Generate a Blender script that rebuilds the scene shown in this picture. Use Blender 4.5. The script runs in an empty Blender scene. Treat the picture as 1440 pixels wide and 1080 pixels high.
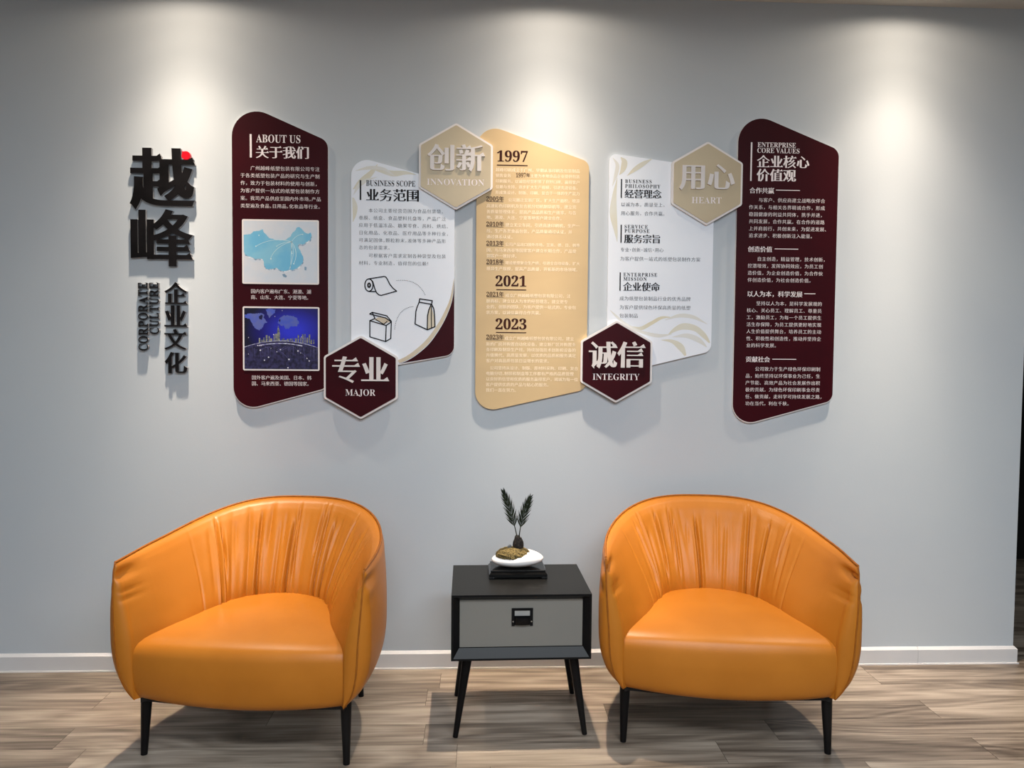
import bpy, math, random
import numpy as np
from mathutils import Matrix, Vector
from mathutils.geometry import delaunay_2d_cdt

scene = bpy.context.scene
COL = scene.collection
W, H, F = 1440, 1080, 1040.0

# ------------------------------------------------------------------ camera
PITCH, ROLL, YAW = math.radians(2.38438654), math.radians(0.48434229), math.radians(2.31983911)
CAM = np.array([0.0, -3.06, 1.32])
_r = np.array([math.cos(YAW), -math.sin(YAW), 0.0]); _f = np.array([math.sin(YAW), math.cos(YAW), 0.0]); _u = np.array([0, 0, 1.0])
CF = _f * math.cos(PITCH) - _u * math.sin(PITCH); _u2 = _u * math.cos(PITCH) + _f * math.sin(PITCH)
CR = _r * math.cos(ROLL) + _u2 * math.sin(ROLL); CU = _u2 * math.cos(ROLL) - _r * math.sin(ROLL)
cd = bpy.data.cameras.new('camera'); cam = bpy.data.objects.new('camera', cd); COL.objects.link(cam)
cd.sensor_width = 36.0; cd.lens = 36.0 * F / W; cd.clip_start = 0.05; cd.clip_end = 60
M = Matrix.Identity(4)
for i in range(3):
    M[i][0], M[i][1], M[i][2], M[i][3] = CR[i], CU[i], -CF[i], CAM[i]
cam.matrix_world = M
scene.camera = cam

# ------------------------------------------------------------------ view, world, lights
scene.view_settings.view_transform = 'Standard'
scene.view_settings.look = 'None'
scene.view_settings.gamma = 1.0
scene.view_settings.exposure = 0.0
scene.view_settings.use_curve_mapping = False

world = bpy.data.worlds.new('world'); scene.world = world; world.use_nodes = True
bg = world.node_tree.nodes['Background']
bg.inputs[0].default_value = (0.86, 0.95, 1.04, 1); bg.inputs[1].default_value = 0.17

CEIL = 2.772
LAMP_X = (-1.18, 0.256, 1.706)
LAMP_Y = -0.26
IES_TABLE = ((0, 6.0), (5, 5.8), (7.4, 5.4), (9.8, 4.5), (14.6, 2.4), (20, 1.25), (27.5, .66), (36.6, .265), (45, .13), (52.4, .092), (63.4, .062),
             (70, .055), (78, .03), (84, 0.0), (90, 0.0))
SPOT_POWER = 8.6
SPOT_COLOR = (1.0, 0.835, 0.655)


def ies_text():
    t = bpy.data.texts.new('downlight.ies')
    a = ' '.join(str(float(x)) for x, _ in IES_TABLE)
    c = ' '.join(str(round(y * 100, 2)) for _, y in IES_TABLE)
    t.from_string('IESNA:LM-63-1995\n[TEST] downlight\nTILT=NONE\n1 1000 1 %d 1 1 2 0 0 0\n1 1 10\n%s\n0\n%s\n' % (len(IES_TABLE), a, c))
    return t


IES = ies_text()
for k, x in enumerate(LAMP_X):
    ld = bpy.data.lights.new('downlight', 'POINT'); lo = bpy.data.objects.new('downlight', ld); COL.objects.link(lo)
    lo.location = (x, LAMP_Y, CEIL - 0.02)
    ld.energy = SPOT_POWER; ld.color = SPOT_COLOR; ld.shadow_soft_size = 0.022
    ld.use_nodes = True
    nt = ld.node_tree; em = nt.nodes['Emission']
    ie = nt.nodes.new('ShaderNodeTexIES'); ie.mode = 'INTERNAL'; ie.ies = IES
    ie.inputs['Strength'].default_value = 1.0
    nt.links.new(ie.outputs[0], em.inputs['Strength'])

ROOM = [((0.5, -2.9, 2.74), 2.4, 0.6, 97.0), ((0.2, -5.2, 2.74), 4.0, 0.8, 112.0)]  # unseen fill lights added overhead, placed and sized to raise the ambient
for loc, sx, sy, e in ROOM:
    ld = bpy.data.lights.new('ceiling_fill_light', 'AREA'); lo = bpy.data.objects.new('ceiling_fill_light', ld); COL.objects.link(lo)
    ld.shape = 'RECTANGLE'; ld.size = sx; ld.size_y = sy; ld.energy = e; ld.color = (0.88, 0.965, 1.03)
    lo.location = loc


# ------------------------------------------------------------------ helpers
def at(px, py, y):
    """the point of the plane y = const seen at a pixel of the photograph"""
    d = CF + CR * (px - W / 2) / F - CU * (py - H / 2) / F
    return CAM + d * ((y - CAM[1]) / d[1])


def lin(r, g, b):
    def c(v):
        v /= 255.0
        return v / 12.92 if v <= 0.04045 else ((v + 0.055) / 1.055) ** 2.4
    return (c(r), c(g), c(b), 1.0)


def principled(name, col, rough=0.5, metallic=0.0, spec=0.5, coat=0.0):
    m = bpy.data.materials.new(name); m.use_nodes = True
    b = m.node_tree.nodes['Principled BSDF']
    b.inputs['Base Color'].default_value = col; b.inputs['Roughness'].default_value = rough
    b.inputs['Metallic'].default_value = metallic; b.inputs['Specular IOR Level'].default_value = spec
    b.inputs['Coat Weight'].default_value = coat
    return m


def add_noise(m, scale, c2, lo=0.4, hi=0.6, detail=4, bump=0.0, bscale=None, stretch=(1, 1, 1), rough_var=0.0):
    """vary the base colour towards c2 and bump the surface by noise in object space"""
    nt = m.node_tree; N = nt.nodes; L = nt.links; b = N['Principled BSDF']
    tc = N.new('ShaderNodeTexCoord'); mp = N.new('ShaderNodeMapping'); mp.inputs['Scale'].default_value = stretch
    L.new(tc.outputs['Object'], mp.inputs[0])
    nz = N.new('ShaderNodeTexNoise'); nz.inputs['Scale'].default_value = scale; nz.inputs['Detail'].default_value = detail
    L.new(mp.outputs[0], nz.inputs['Vector'])
    if c2 is not None:
        cr = N.new('ShaderNodeValToRGB'); cr.color_ramp.elements[0].position = lo; cr.color_ramp.elements[1].position = hi
        cr.color_ramp.elements[0].color = b.inputs['Base Color'].default_value; cr.color_ramp.elements[1].color = c2
        L.new(nz.outputs[0], cr.inputs[0]); L.new(cr.outputs[0], b.inputs['Base Color'])
    if bump:
        n2 = N.new('ShaderNodeTexNoise'); n2.inputs['Scale'].default_value = bscale or scale; n2.inputs['Detail'].default_value = 6
        L.new(mp.outputs[0], n2.inputs['Vector'])
        bp = N.new('ShaderNodeBump'); bp.inputs['Strength'].default_value = bump; bp.inputs['Distance'].default_value = 0.002
        L.new(n2.outputs[0], bp.inputs['Height']); L.new(bp.outputs[0], b.inputs['Normal'])
    return m


def tag(o, label=None, cat=None, group=None, kind=None):
    if label: o['label'] = label
    if cat: o['category'] = cat
    if group: o['group'] = group
    if kind: o['kind'] = kind
    return o


def thing(name, loc, rz, label, cat, group=None):
    o = bpy.data.objects.new(name, None); COL.objects.link(o)
    o.location = loc; o.rotation_euler = (0, 0, rz); o.empty_display_size = 0.1
    return tag(o, label, cat, group)


class MB:
    def __init__(s): s.v = []; s.f = []; s.mi = []

    def add(s, vs, fs, mi=0):
        n = len(s.v); s.v.extend([tuple(float(c) for c in p) for p in vs]); s.f.extend([tuple(i + n for i in f) for f in fs]); s.mi.extend([mi] * len(fs)); return s

    def box(s, x0, x1, y0, y1, z0, z1, mi=0):
        v = [(x0, y0, z0), (x1, y0, z0), (x1, y1, z0), (x0, y1, z0), (x0, y0, z1), (x1, y0, z1), (x1, y1, z1), (x0, y1, z1)]
        return s.add(v, [(0, 3, 2, 1), (4, 5, 6, 7), (0, 1, 5, 4), (1, 2, 6, 5), (2, 3, 7, 6), (3, 0, 4, 7)], mi)

    def tube(s, pts, rad, n=8, cap=True):
        pts = [Vector(p) for p in pts]; k = len(pts)
        rad = [rad] * k if not hasattr(rad, '__len__') else rad
        vs = []; up = Vector((0.13, 0.27, 0.95))
        for i, p in enumerate(pts):
            d = (pts[min(i + 1, k - 1)] - pts[max(i - 1, 0)]).normalized()
            if abs(d.dot(up)) > 0.97: up = Vector((1, 0.1, 0))
            a = d.cross(up).normalized(); b = d.cross(a).normalized(); up = b if False else up
            for j in range(n):
                t = 2 * math.pi * j / n; vs.append(p + (a * math.cos(t) + b * math.sin(t)) * rad[i])
        fs = [(i * n + j, i * n + (j + 1) % n, (i + 1) * n + (j + 1) % n, (i + 1) * n + j) for i in range(k - 1) for j in range(n)]
        if cap: fs += [tuple(range(n))[::-1], tuple((k - 1) * n + j for j in range(n))]
        return s.add(vs, fs)

    def prism(s, poly, y0, y1):
        """poly: (x, z) outline, counter-clockwise as seen from the room (-y); front at y1 (nearer the viewer), back at y0"""
        n = len(poly)
        s.add([(x, y1, z) for x, z in poly], [tuple(range(n))])
        s.add([(x, y0, z) for x, z in poly] + [(x, y1, z) for x, z in poly], [(i, (i + 1) % n, n + (i + 1) % n, n + i) for i in range(n)])
        return s

    def flat(s, poly, y): return s.add([(x, y, z) for x, z in poly], [tuple(range(len(poly)))])

    def grid(s, P):
        """P: array rows x cols x 3"""
        r, c = P.shape[:2]
        return s.add(P.reshape(-1, 3), [(i * c + j, i * c + j + 1, (i + 1) * c + j + 1, (i + 1) * c + j) for i in range(r - 1) for j in range(c - 1)])

    def build(s, name, mats, parent=None, smooth=False, sharp=None, origin=None, bevel=0.0):
        me = bpy.data.meshes.new(name)
        o0 = Vector(origin) if origin is not None else (Vector(parent.location) if (parent is not None and parent.get('worldbuilt')) else Vector((0, 0, 0)))
        if parent is not None and parent.parent is not None and parent.get('worldbuilt'):
            o0 = Vector(parent.parent.location)
        me.from_pydata([tuple(Vector(p) - o0) for p in s.v], [], s.f)
        for m in (mats if isinstance(mats, (list, tuple)) else [mats]): me.materials.append(m)
        me.polygons.foreach_set('material_index', s.mi)
        if smooth: me.polygons.foreach_set('use_smooth', [True] * len(me.polygons))
        me.update()
        if smooth and sharp is not None: me.set_sharp_from_angle(angle=math.radians(sharp))
        o = bpy.data.objects.new(name, me); COL.objects.link(o)
        if parent is not None: o.parent = parent
        elif origin is not None: o.location = origin
        if bevel:
            bv = o.modifiers.new('bevel', 'BEVEL'); bv.width = bevel; bv.segments = 2; bv.limit_method = 'ANGLE'
        return o


def crom(xs, ys, x):
    """monotone-ish cubic through a table"""
    xs = np.asarray(xs, float); ys = np.asarray(ys, float); x = np.clip(np.asarray(x, float), xs[0], xs[-1])
    d = np.gradient(ys, xs)
    i = np.clip(np.searchsorted(xs, x, side='right') - 1, 0, len(xs) - 2)
    h = xs[i + 1] - xs[i]; t = (x - xs[i]) / h
    return ((2 * t**3 - 3 * t**2 + 1) * ys[i] + (t**3 - 2 * t**2 + t) * h * d[i] + (-2 * t**3 + 3 * t**2) * ys[i + 1] + (t**3 - t**2) * h * d[i + 1])


def rounded(pts, radii, seg=8):
    """round the corners of a polygon of (x, z) points"""
    out = []; n = len(pts)
    for i in range(n):
        p = Vector(pts[i]).to_2d() if len(pts[i]) > 2 else Vector(pts[i]); a = Vector(pts[i - 1]); b = Vector(pts[(i + 1) % n])
        r = radii[i] if hasattr(radii, '__len__') else radii
        if r <= 0: out.append((p.x, p.y)); continue
        u = (a - p).normalized(); w = (b - p).normalized()
        ang = u.angle(w); t = r / math.tan(ang / 2)
        t = min(t, (a - p).length * .49, (b - p).length * .49); r = t * math.tan(ang / 2)
        c = p + (u + w).normalized() * (r / math.sin(ang / 2))
        s0 = p + u * t - c; s1 = p + w * t - c
        a0 = math.atan2(s0.y, s0.x); a1 = math.atan2(s1.y, s1.x); d = (a1 - a0 + math.pi) % (2 * math.pi) - math.pi
        for k in range(seg + 1):
            q = a0 + d * k / seg; out.append((c.x + r * math.cos(q), c.y + r * math.sin(q)))
    return out


# ------------------------------------------------------------------ lettering
def bold(s):
    o = ''
    for ch in s:
        if 'A' <= ch <= 'Z': o += chr(0x1D400 + ord(ch) - 65)
        elif 'a' <= ch <= 'z': o += chr(0x1D41A + ord(ch) - 97)
        elif '0' <= ch <= '9': o += chr(0x1D7CE + ord(ch) - 48)
        else: o += ch
    return o


_oc = {}


def outline(s, res=3, track=1.0):
    """outlines of a string as closed polylines in em units"""
    key = (s, res, track)
    if key in _oc: return _oc[key]
    cu = bpy.data.curves.new('txt', 'FONT'); cu.body = s; cu.space_character = track
    o = bpy.data.objects.new('txt', cu); COL.objects.link(o)
    bpy.context.view_layer.update()
    c = o.to_curve(bpy.context.evaluated_depsgraph_get())
    polys = []
    for sp in c.splines:
        bp = sp.bezier_points; n = len(bp); pts = []
        for i in range(n):
            a, b = bp[i], bp[(i + 1) % n]
            p0, p1, p2, p3 = (np.array(v[:2]) for v in (a.co, a.handle_right, b.co, b.handle_left))
            p2, p3 = p3, p2
            ch = p3 - p0; l = np.hypot(*ch)
            if l < 1e-6: continue
            dev = max(abs(np.cross(ch, p1 - p0)), abs(np.cross(ch, p2 - p0))) / l
            k = 1 if dev < 0.004 else res
            for j in range(k):
                t = j / k
                pts.append((1 - t)**3 * p0 + 3 * (1 - t)**2 * t * p1 + 3 * (1 - t) * t * t * p2 + t**3 * p3)
        if len(pts) >= 3: polys.append(np.array(pts))
    o.to_curve_clear()
    bpy.data.objects.remove(o); bpy.data.curves.remove(cu)
    _oc[key] = polys
    return polys


def area(p): return 0.5 * np.sum(p[:, 0] * np.roll(p[:, 1], -1) - np.roll(p[:, 0], -1) * p[:, 1])


def weight(polys, ax, ay, serif=0.0):
    """make a stroke font heavier across verticals (ax) and across horizontals (ay); serif adds the triangle at the right end of thin bars"""
    if not polys: return polys
    big = max(polys, key=lambda p: abs(area(p))); sg = 1.0 if area(big) > 0 else -1.0
    out = []; extra = []
    for p in polys:
        p = p if sg > 0 else p[::-1]
        n = len(p); e = np.roll(p, -1, 0) - p; l = np.maximum(np.hypot(e[:, 0], e[:, 1]), 1e-9); nn = np.stack([e[:, 1], -e[:, 0]], 1) / l[:, None]
        d = ax * nn[:, 0]**2 + ay * nn[:, 1]**2
        q = p.copy()
        for i in range(n):
            a, b = i - 1, i
            n1, n2 = nn[a], nn[b]; det = n1[0] * n2[1] - n1[1] * n2[0]
            if abs(det) < 0.15: m = (n1 + n2); m = m / max(np.hypot(*m), 1e-6); o = m * (d[a] + d[b]) / 2
            else:
                o = np.array([(d[a] * n2[1] - d[b] * n1[1]) / det, (n1[0] * d[b] - n2[0] * d[a]) / det])
                lim = 2.2 * max(abs(ax), abs(ay)); L = np.hypot(*o)
                if L > lim: o = o * lim / L
            q[i] = p[i] + o
        out.append(q)
        if serif:
            for i in range(n):
                j = (i + 1) % n; k2 = (i + 2) % n
                if nn[i][0] > .93 and .03 < l[i] < .12 and nn[i - 1][1] < -.93 and nn[j][1] > .93 and l[j] > .12 and l[i - 1] > .1:
                    xr = q[j][0]; zt = q[j][1]; zb = q[i][1]
                    extra.append(np.array([(xr - serif * 1.5, zt - .004), (xr - .3 * serif, zb + .0), (xr + .02, zb), (xr - .42 * serif, zt + serif * .72)])[::1])
    res = []
    for t in extra:
        res.append(t if area(t) > 0 else t[::-1])
    return out + res


def fill(polys):
    """triangulate with the non-zero winding rule"""
    vs = []; es = []
    for p in polys:
        b = len(vs); n = len(p); vs += [Vector((float(x), float(y))) for x, y in p]; es += [(b + i, b + (i + 1) % n) for i in range(n)]
    ov, _, of, _, _, _ = delaunay_2d_cdt(vs, es, [], 0, 1e-5, False)
    V = np.array([v[:] for v in ov]); T = np.array([f[:3] for f in of])
    if len(T) == 0: return V, []
    c = V[T].mean(1); wn = np.zeros(len(c), int)
    for p in polys:
        q = np.roll(p, -1, 0)
        for (x0, y0), (x1, y1) in zip(p, q):
            if y0 == y1: continue
            up = (y0 <= c[:, 1]) & (y1 > c[:, 1]); dn = (y1 <= c[:, 1]) & (y0 > c[:, 1])
            side = (x1 - x0) * (c[:, 1] - y0) - (c[:, 0] - x0) * (y1 - y0)
            wn += (up & (side > 0)).astype(int) - (dn & (side < 0)).astype(int)
    T = T[wn != 0]
    fs = []
    for t in T:
        a, b, d = V[t]
        fs.append(tuple(t) if (b[0] - a[0]) * (d[1] - a[1]) - (b[1] - a[1]) * (d[0] - a[0]) > 0 else tuple(t[::-1]))
    return V, fs


_gc = {}


def glyph(ch, ax, ay, serif, res):
    key = (ch, ax, ay, serif, res)
    if key not in _gc:
        P = weight(outline(ch, res), ax, ay, serif)
        _gc[key] = (P, fill(P) if P else (np.zeros((0, 2)), []))
    return _gc[key]


def emit(mb, P, VF, sx, sz, ox, oz, y, depth=0.0, mi=0, rot=False):
    V, fs = VF
    def T(a):
        a = np.asarray(a, float)
        if rot: return np.stack([ox - a[:, 1] * sz, np.full(len(a), 0.0), oz + a[:, 0] * sx], 1)
        return np.stack([ox + a[:, 0] * sx, np.full(len(a), 0.0), oz + a[:, 1] * sz], 1)
    if len(V):
        A = T(V); A[:, 1] = y - depth; mb.add(A, fs, mi)
    if depth:
        for p in P:
            A = T(p); B = A.copy(); A[:, 1] = y; B[:, 1] = y - depth; n = len(A)
            mb.add(np.concatenate([A, B]), [(i, (i + 1) % n, n + (i + 1) % n, n + i) for i in range(n)], mi)


def cjk_line(mb, s, px0, py, px1, y, em=None, ax=0.002, ay=-0.016, serif=0.0, res=2, depth=0.0, cells=None, squeeze=1.0):
    """one line of square characters from px0 to px1 (cells wide), centred on py; em: size as a share of the pitch"""
    a = at(px0, py, y); b = at(px1, py, y)
    def adv(c): return 0.5 if c in ',!· ' else 1.0
    tot = cells or sum(adv(c) for c in s)
    pitch = (b[0] - a[0]) / tot; size = pitch * (em or 0.95); x = a[0]; z = a[2]
    for c in s:
        w = adv(c) * pitch
        if c not in '　 ':
            cc = {',': '，', '!': '！'}.get(c, c)
            if c == '·':
                P, VF = glyph(c, 0.03, 0.03, 0, 2); emit(mb, P, VF, size, size, x + w / 2 - .13 * size, z - .35 * size, y, depth)
            else:
                P, VF = glyph(cc, ax, ay, serif, res)
                gx = x + (w - size) / 2 if c not in ',!' else x - .02 * size
                emit(mb, P, VF, size, size * squeeze, gx, z - 0.38 * size * squeeze, y, depth)
        x += w


def latin_line(mb, s, px0, py, px1, cap, y, ax=0.0, ay=0.0, track=1.0, res=4, depth=0.0):
    """a line of capitals or figures from px0 to px1, centred on py, cap pixels tall"""
    P = weight(outline(bold(s), res, track), ax, ay)
    VF = fill(P)
    A = np.concatenate(P); x0, x1 = A[:, 0].min(), A[:, 0].max(); z1 = 0.69
    a = at(px0, py, y); b = at(px1, py, y); t = at(px0, py - cap / 2, y); u = at(px0, py + cap / 2, y)
    sx = (b[0] - a[0]) / (x1 - x0); sz = (t[2] - u[2]) / z1
    emit(mb, P, VF, sx, sz, a[0] - x0 * sx, u[2], y, depth)


def bar(mb, px0, py0, px1, py1, y, depth=0.0):
    a = at(px0, (py0 + py1) / 2, y); b = at(px1, (py0 + py1) / 2, y); t = at((px0 + px1) / 2, py0, y); u = at((px0 + px1) / 2, py1, y)
    mb.flat([(a[0], u[2]), (b[0], u[2]), (b[0], t[2]), (a[0], t[2])], y)


# ------------------------------------------------------------------ materials
MAT = {}
MAT['wall'] = add_noise(principled('wall_paint', lin(197, 204, 210), 0.75, spec=0.25), 1.3, lin(194, 201, 208), bump=0.08, bscale=90)
MAT['ceiling'] = add_noise(principled('ceiling_paint', lin(214, 210, 202), 0.85, spec=0.2), 2.0, lin(208, 205, 198), bump=0.05, bscale=80)
MAT['trim'] = add_noise(principled('skirting_paint', lin(222, 221, 222), 0.4), 2.0, lin(216, 215, 217), bump=0.03, bscale=30)
MAT['corridor_shade'] = add_noise(principled('corridor_shade', (0.008, 0.0075, 0.007, 1), 0.7, spec=0.2), 3.0, (0.013, 0.012, 0.011, 1))  # near-black colour stands in for the shade of the unlit corridor
MAT['pvc'] = add_noise(principled('white_board', lin(238, 232, 230), 0.45), 9.0, lin(234, 228, 227))
MAT['white_print'] = add_noise(principled('white_ink', lin(246, 236, 238), 0.5), 9.0, lin(240, 230, 232))
MAT['pale_board'] = add_noise(principled('pale_printed_board', lin(238, 243, 252), 0.35), 3.0, lin(234, 239, 249))
MAT['maroon'] = add_noise(principled('maroon_print', lin(56, 4, 15), 0.45, spec=.14), 4.0, lin(50, 4, 14))
MAT['gold'] = add_noise(principled('gold_print', lin(206, 180, 138), 0.5, spec=.25), 3.0, lin(200, 174, 134), stretch=(.6, 1, 2))
MAT['champagne'] = add_noise(principled('champagne_print', lin(192, 176, 146), 0.4, metallic=.1), 5.0, lin(186, 169, 140))
MAT['cream_ink'] = add_noise(principled('cream_ink', lin(250, 232, 204), 0.5), 9.0, lin(246, 228, 200))
MAT['pale_gold'] = add_noise(principled('pale_gold_ink', lin(220, 212, 186), 0.4), 6.0, lin(220, 221, 214), lo=.35, hi=.7)
MAT['faint_gold'] = add_noise(principled('faint_gold_ink', lin(222, 220, 212), 0.4), 6.0, lin(224, 226, 226), lo=.35, hi=.7)
MAT['band_gold'] = add_noise(principled('gold_band_ink', lin(204, 188, 164), 0.4), 6.0, lin(212, 202, 182))
MAT['black_ink'] = add_noise(principled('black_ink', (0.009, 0.008, 0.010, 1), 0.5, spec=.12), 9.0, (0.016, 0.014, 0.018, 1))
MAT['grey_ink'] = add_noise(principled('grey_ink', lin(52, 54, 63), 0.5, spec=.2), 9.0, lin(56, 58, 68))
MAT['brown_ink'] = add_noise(principled('brown_ink', lin(46, 13, 7), 0.5, spec=.15), 9.0, lin(60, 24, 14))
MAT['acrylic'] = add_noise(principled('black_acrylic', (0.004, 0.0035, 0.004, 1), 0.4, spec=.15), 9.0, (0.008, 0.007, 0.008, 1))
MAT['letter_side'] = add_noise(principled('letter_side', lin(150, 150, 152), 0.4), 9.0, lin(140, 140, 144))
MAT['red'] = add_noise(principled('red_acrylic', lin(205, 12, 36), 0.3), 9.0, lin(196, 10, 32))
MAT['leather'] = add_noise(principled('orange_leather', (.53, .180, .017, 1), 0.40, spec=0.34), 5.0, (.49, .163, .014, 1), bump=0.12, bscale=260)
MAT['seam'] = add_noise(principled('leather_piping', (.36, .115, .012, 1), 0.5, spec=.25), 40.0, (.30, .092, .010, 1))
MAT['black_wood'] = add_noise(principled('black_lacquer', (0.005, 0.005, 0.006, 1), 0.36, spec=.18), 3.0, (0.007, 0.007, 0.007, 1), bump=0.03, bscale=60)
MAT['top_black'] = add_noise(principled('satin_black_top', (0.006, 0.006, 0.0058, 1), 0.42, spec=.22), 3.0, (0.008, 0.008, 0.0075, 1), bump=0.03, bscale=60)
MAT['gloss_black'] = add_noise(principled('gloss_black', (0.003, 0.003, 0.004, 1), 0.12, spec=.3), 3.0, (0.006, 0.006, 0.006, 1))
MAT['leg'] = add_noise(principled('black_leg', (0.004, 0.0035, 0.004, 1), 0.4, spec=.15), 3.0, (0.009, 0.008, 0.008, 1))
MAT['grey_panel'] = add_noise(principled('grey_lacquer', lin(130, 127, 121), 0.38, spec=.3), 3.0, lin(126, 124, 119))
MAT['card'] = add_noise(principled('grey_card', lin(168, 166, 162), 0.6), 20.0, lin(160, 158, 155))
MAT['screw'] = principled('steel', (0.6, 0.58, 0.55, 1), 0.3, metallic=1.0)
MAT['lining'] = add_noise(principled('black_lining', (0.008, 0.007, 0.007, 1), 0.8), 50.0, (0.012, 0.01, 0.01, 1))
MAT['ceramic'] = add_noise(principled('white_ceramic', lin(240, 238, 238), 0.25), 4.0, lin(236, 234, 234))
MAT['soil'] = add_noise(principled('gravel', lin(38, 33, 16), 0.9, spec=.2), 300.0, lin(150, 130, 84), lo=.36, hi=.70, detail=3, bump=1.0, bscale=150)
MAT['trunk'] = add_noise(principled('cycad_trunk', lin(26, 20, 16), 0.8), 120.0, lin(74, 62, 52), lo=.5, hi=.75, bump=1.0, bscale=120)
MAT['leaf'] = add_noise(principled('cycad_leaf', lin(27, 35, 21), 0.5, spec=.2), 60.0, lin(44, 52, 34))
MAT['stone'] = add_noise(principled('grey_stone', lin(70, 72, 72), 0.8), 130.0, lin(140, 142, 142), bump=.8, bscale=140)


def floor_material():
    m = bpy.data.materials.new('oak_planks'); m.use_nodes = True
    nt = m.node_tree; N = nt.nodes; L = nt.links; b = N['Principled BSDF']
    tc = N.new('ShaderNodeTexCoord'); at_ = N.new('ShaderNodeAttribute'); at_.attribute_name = 'plank'
    sc = N.new('ShaderNodeVectorMath'); sc.operation = 'SCALE'; sc.inputs['Scale'].default_value = 23.0
    L.new(at_.outputs['Color'], sc.inputs[0])
    ad = N.new('ShaderNodeVectorMath'); ad.operation = 'ADD'; L.new(tc.outputs['Object'], ad.inputs[0]); L.new(sc.outputs[0], ad.inputs[1])
    def noise(scale, stretch, detail, dist=0.0, rough=0.55):
        mp = N.new('ShaderNodeMapping'); mp.inputs['Scale'].default_value = stretch; L.new(ad.outputs[0], mp.inputs[0])
        n = N.new('ShaderNodeTexNoise'); n.inputs['Scale'].default_value = scale; n.inputs['Detail'].default_value = detail
        n.inputs['Distortion'].default_value = dist; n.inputs['Roughness'].default_value = rough
        L.new(mp.outputs[0], n.inputs['Vector']); return n
    n1 = noise(1.0, (1.1, 17, 1), 5, 0.9); n2 = noise(1.0, (4, 95, 1), 4, 0.2); n3 = noise(1.0, (.5, 3, 1), 2)
    # cathedral figure: contour lines of a stretched noise
    n4 = noise(1.0, (.9, 5.5, 1), 1, 0.5)
    mu = N.new('ShaderNodeMath'); mu.operation = 'MULTIPLY'; mu.inputs[1].default_value = 16.0; L.new(n4.outputs[0], mu.inputs[0])
    fr = N.new('ShaderNodeMath'); fr.operation = 'PINGPONG'; fr.inputs[1].default_value = 1.0; L.new(mu.outputs[0], fr.inputs[0])
    cr = N.new('ShaderNodeValToRGB')
    e = cr.color_ramp.elements; e[0].position = .37; e[0].color = lin(80, 68, 58); e[1].position = .645; e[1].color = lin(176, 162, 147)
    k = cr.color_ramp.elements.new(.5); k.color = lin(130, 117, 104)
    def mix(a, b_, f, mode='MIX'):
        x = N.new('ShaderNodeMix'); x.data_type = 'FLOAT'; x.inputs[0].default_value = f
        L.new(a, x.inputs[2]); L.new(b_, x.inputs[3]); return x.outputs[0]
    v = mix(n1.outputs[0], n2.outputs[0], .42); v = mix(v, fr.outputs[0], .13); v = mix(v, n3.outputs[0], .18)
    sp = N.new('ShaderNodeSeparateColor'); L.new(at_.outputs['Color'], sp.inputs[0])
    v = mix(v, sp.outputs[0], .09)
    L.new(v, cr.inputs[0])
    L.new(cr.outputs[0], b.inputs['Base Color'])
    b.inputs['Roughness'].default_value = 0.36; b.inputs['Specular IOR Level'].default_value = 0.4
    bp = N.new('ShaderNodeBump'); bp.inputs['Strength'].default_value = .12; bp.inputs['Distance'].default_value = .001
    L.new(n2.outputs[0], bp.inputs['Height']); L.new(bp.outputs[0], b.inputs['Normal'])
    return m


MAT['floor'] = floor_material()
MAT['gap'] = add_noise(principled('plank_gap', lin(70, 60, 52), 0.8), 5, lin(60, 52, 45))

# ------------------------------------------------------------------ the room
WX0, WX1 = -3.2, 2.303          # the wall runs on past the left edge and ends in a corner on the right


def build_floor():
    rnd = random.Random(4)
    rw = 0.1385; top = -0.058; L = 1.22; g = 0.0007
    joints = {0: -.16, 1: -1.424, 2: 1.686, 3: -1.411, 4: .806, -1: 1.62}   # one known joint per row, by row number from the wall
    joints[0] = 1.617 - L * 1.457
    joints[0] = 1.617
    me_v = []; me_f = []; cols = []; mi = []
    def quad(x0, x1, y0, y1, z, c, m):
        n = len(me_v); me_v.extend([(x0, y0, z), (x1, y0, z), (x1, y1, z), (x0, y1, z)]); me_f.append((n, n + 1, n + 2, n + 3)); cols.append(c); mi.append(m)
    quad(-3.4, 4.2, -7.0, 1.6, -.0012, (0, 0, 0), 1)
    for r in range(-12, 50):
        y1 = top - r * rw; y0 = y1 - rw
        if y0 > 1.6 or y1 < -7: continue
        ph = joints.get(r, rnd.uniform(0, L)); k0 = math.floor((-3.4 - ph) / L); x = ph + k0 * L
        brk = []
        while x < 4.2: brk.append(x); x += L
        if r == 0: brk = [b for b in brk] ; brk = sorted([-3.05, -1.38, -.16, 1.617, 2.84])
        if r == 4: brk = sorted([-2.9, -1.3, -.075, .806, 1.705, 2.95])
        brk.append(4.2 if brk[-1] < 4.2 else brk[-1] + L)
        if brk[0] > -3.4: brk.insert(0, -3.4)
        for a, b in zip(brk, brk[1:]):
            quad(max(a, -3.4) + g, min(b, 4.2) - g, max(y0, -7) + g * .6, min(y1, 1.6) - g * .6, 0.0, (rnd.random(), rnd.random(), rnd.random()), 0)
    me = bpy.data.meshes.new('floor'); me.from_pydata(me_v, [], me_f)
    me.materials.append(MAT['floor']); me.materials.append(MAT['gap']); me.polygons.foreach_set('material_index', mi)
    ca = me.color_attributes.new('plank', 'FLOAT_COLOR', 'CORNER')
    ca.data.foreach_set('color', [v for c in cols for _ in range(4) for v in (*c, 1.0)])
    o = bpy.data.objects.new('floor', me); COL.objects.link(o)
    return tag(o, 'grey brown oak plank floor with boards running along the wall', 'floor', kind='structure')


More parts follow.
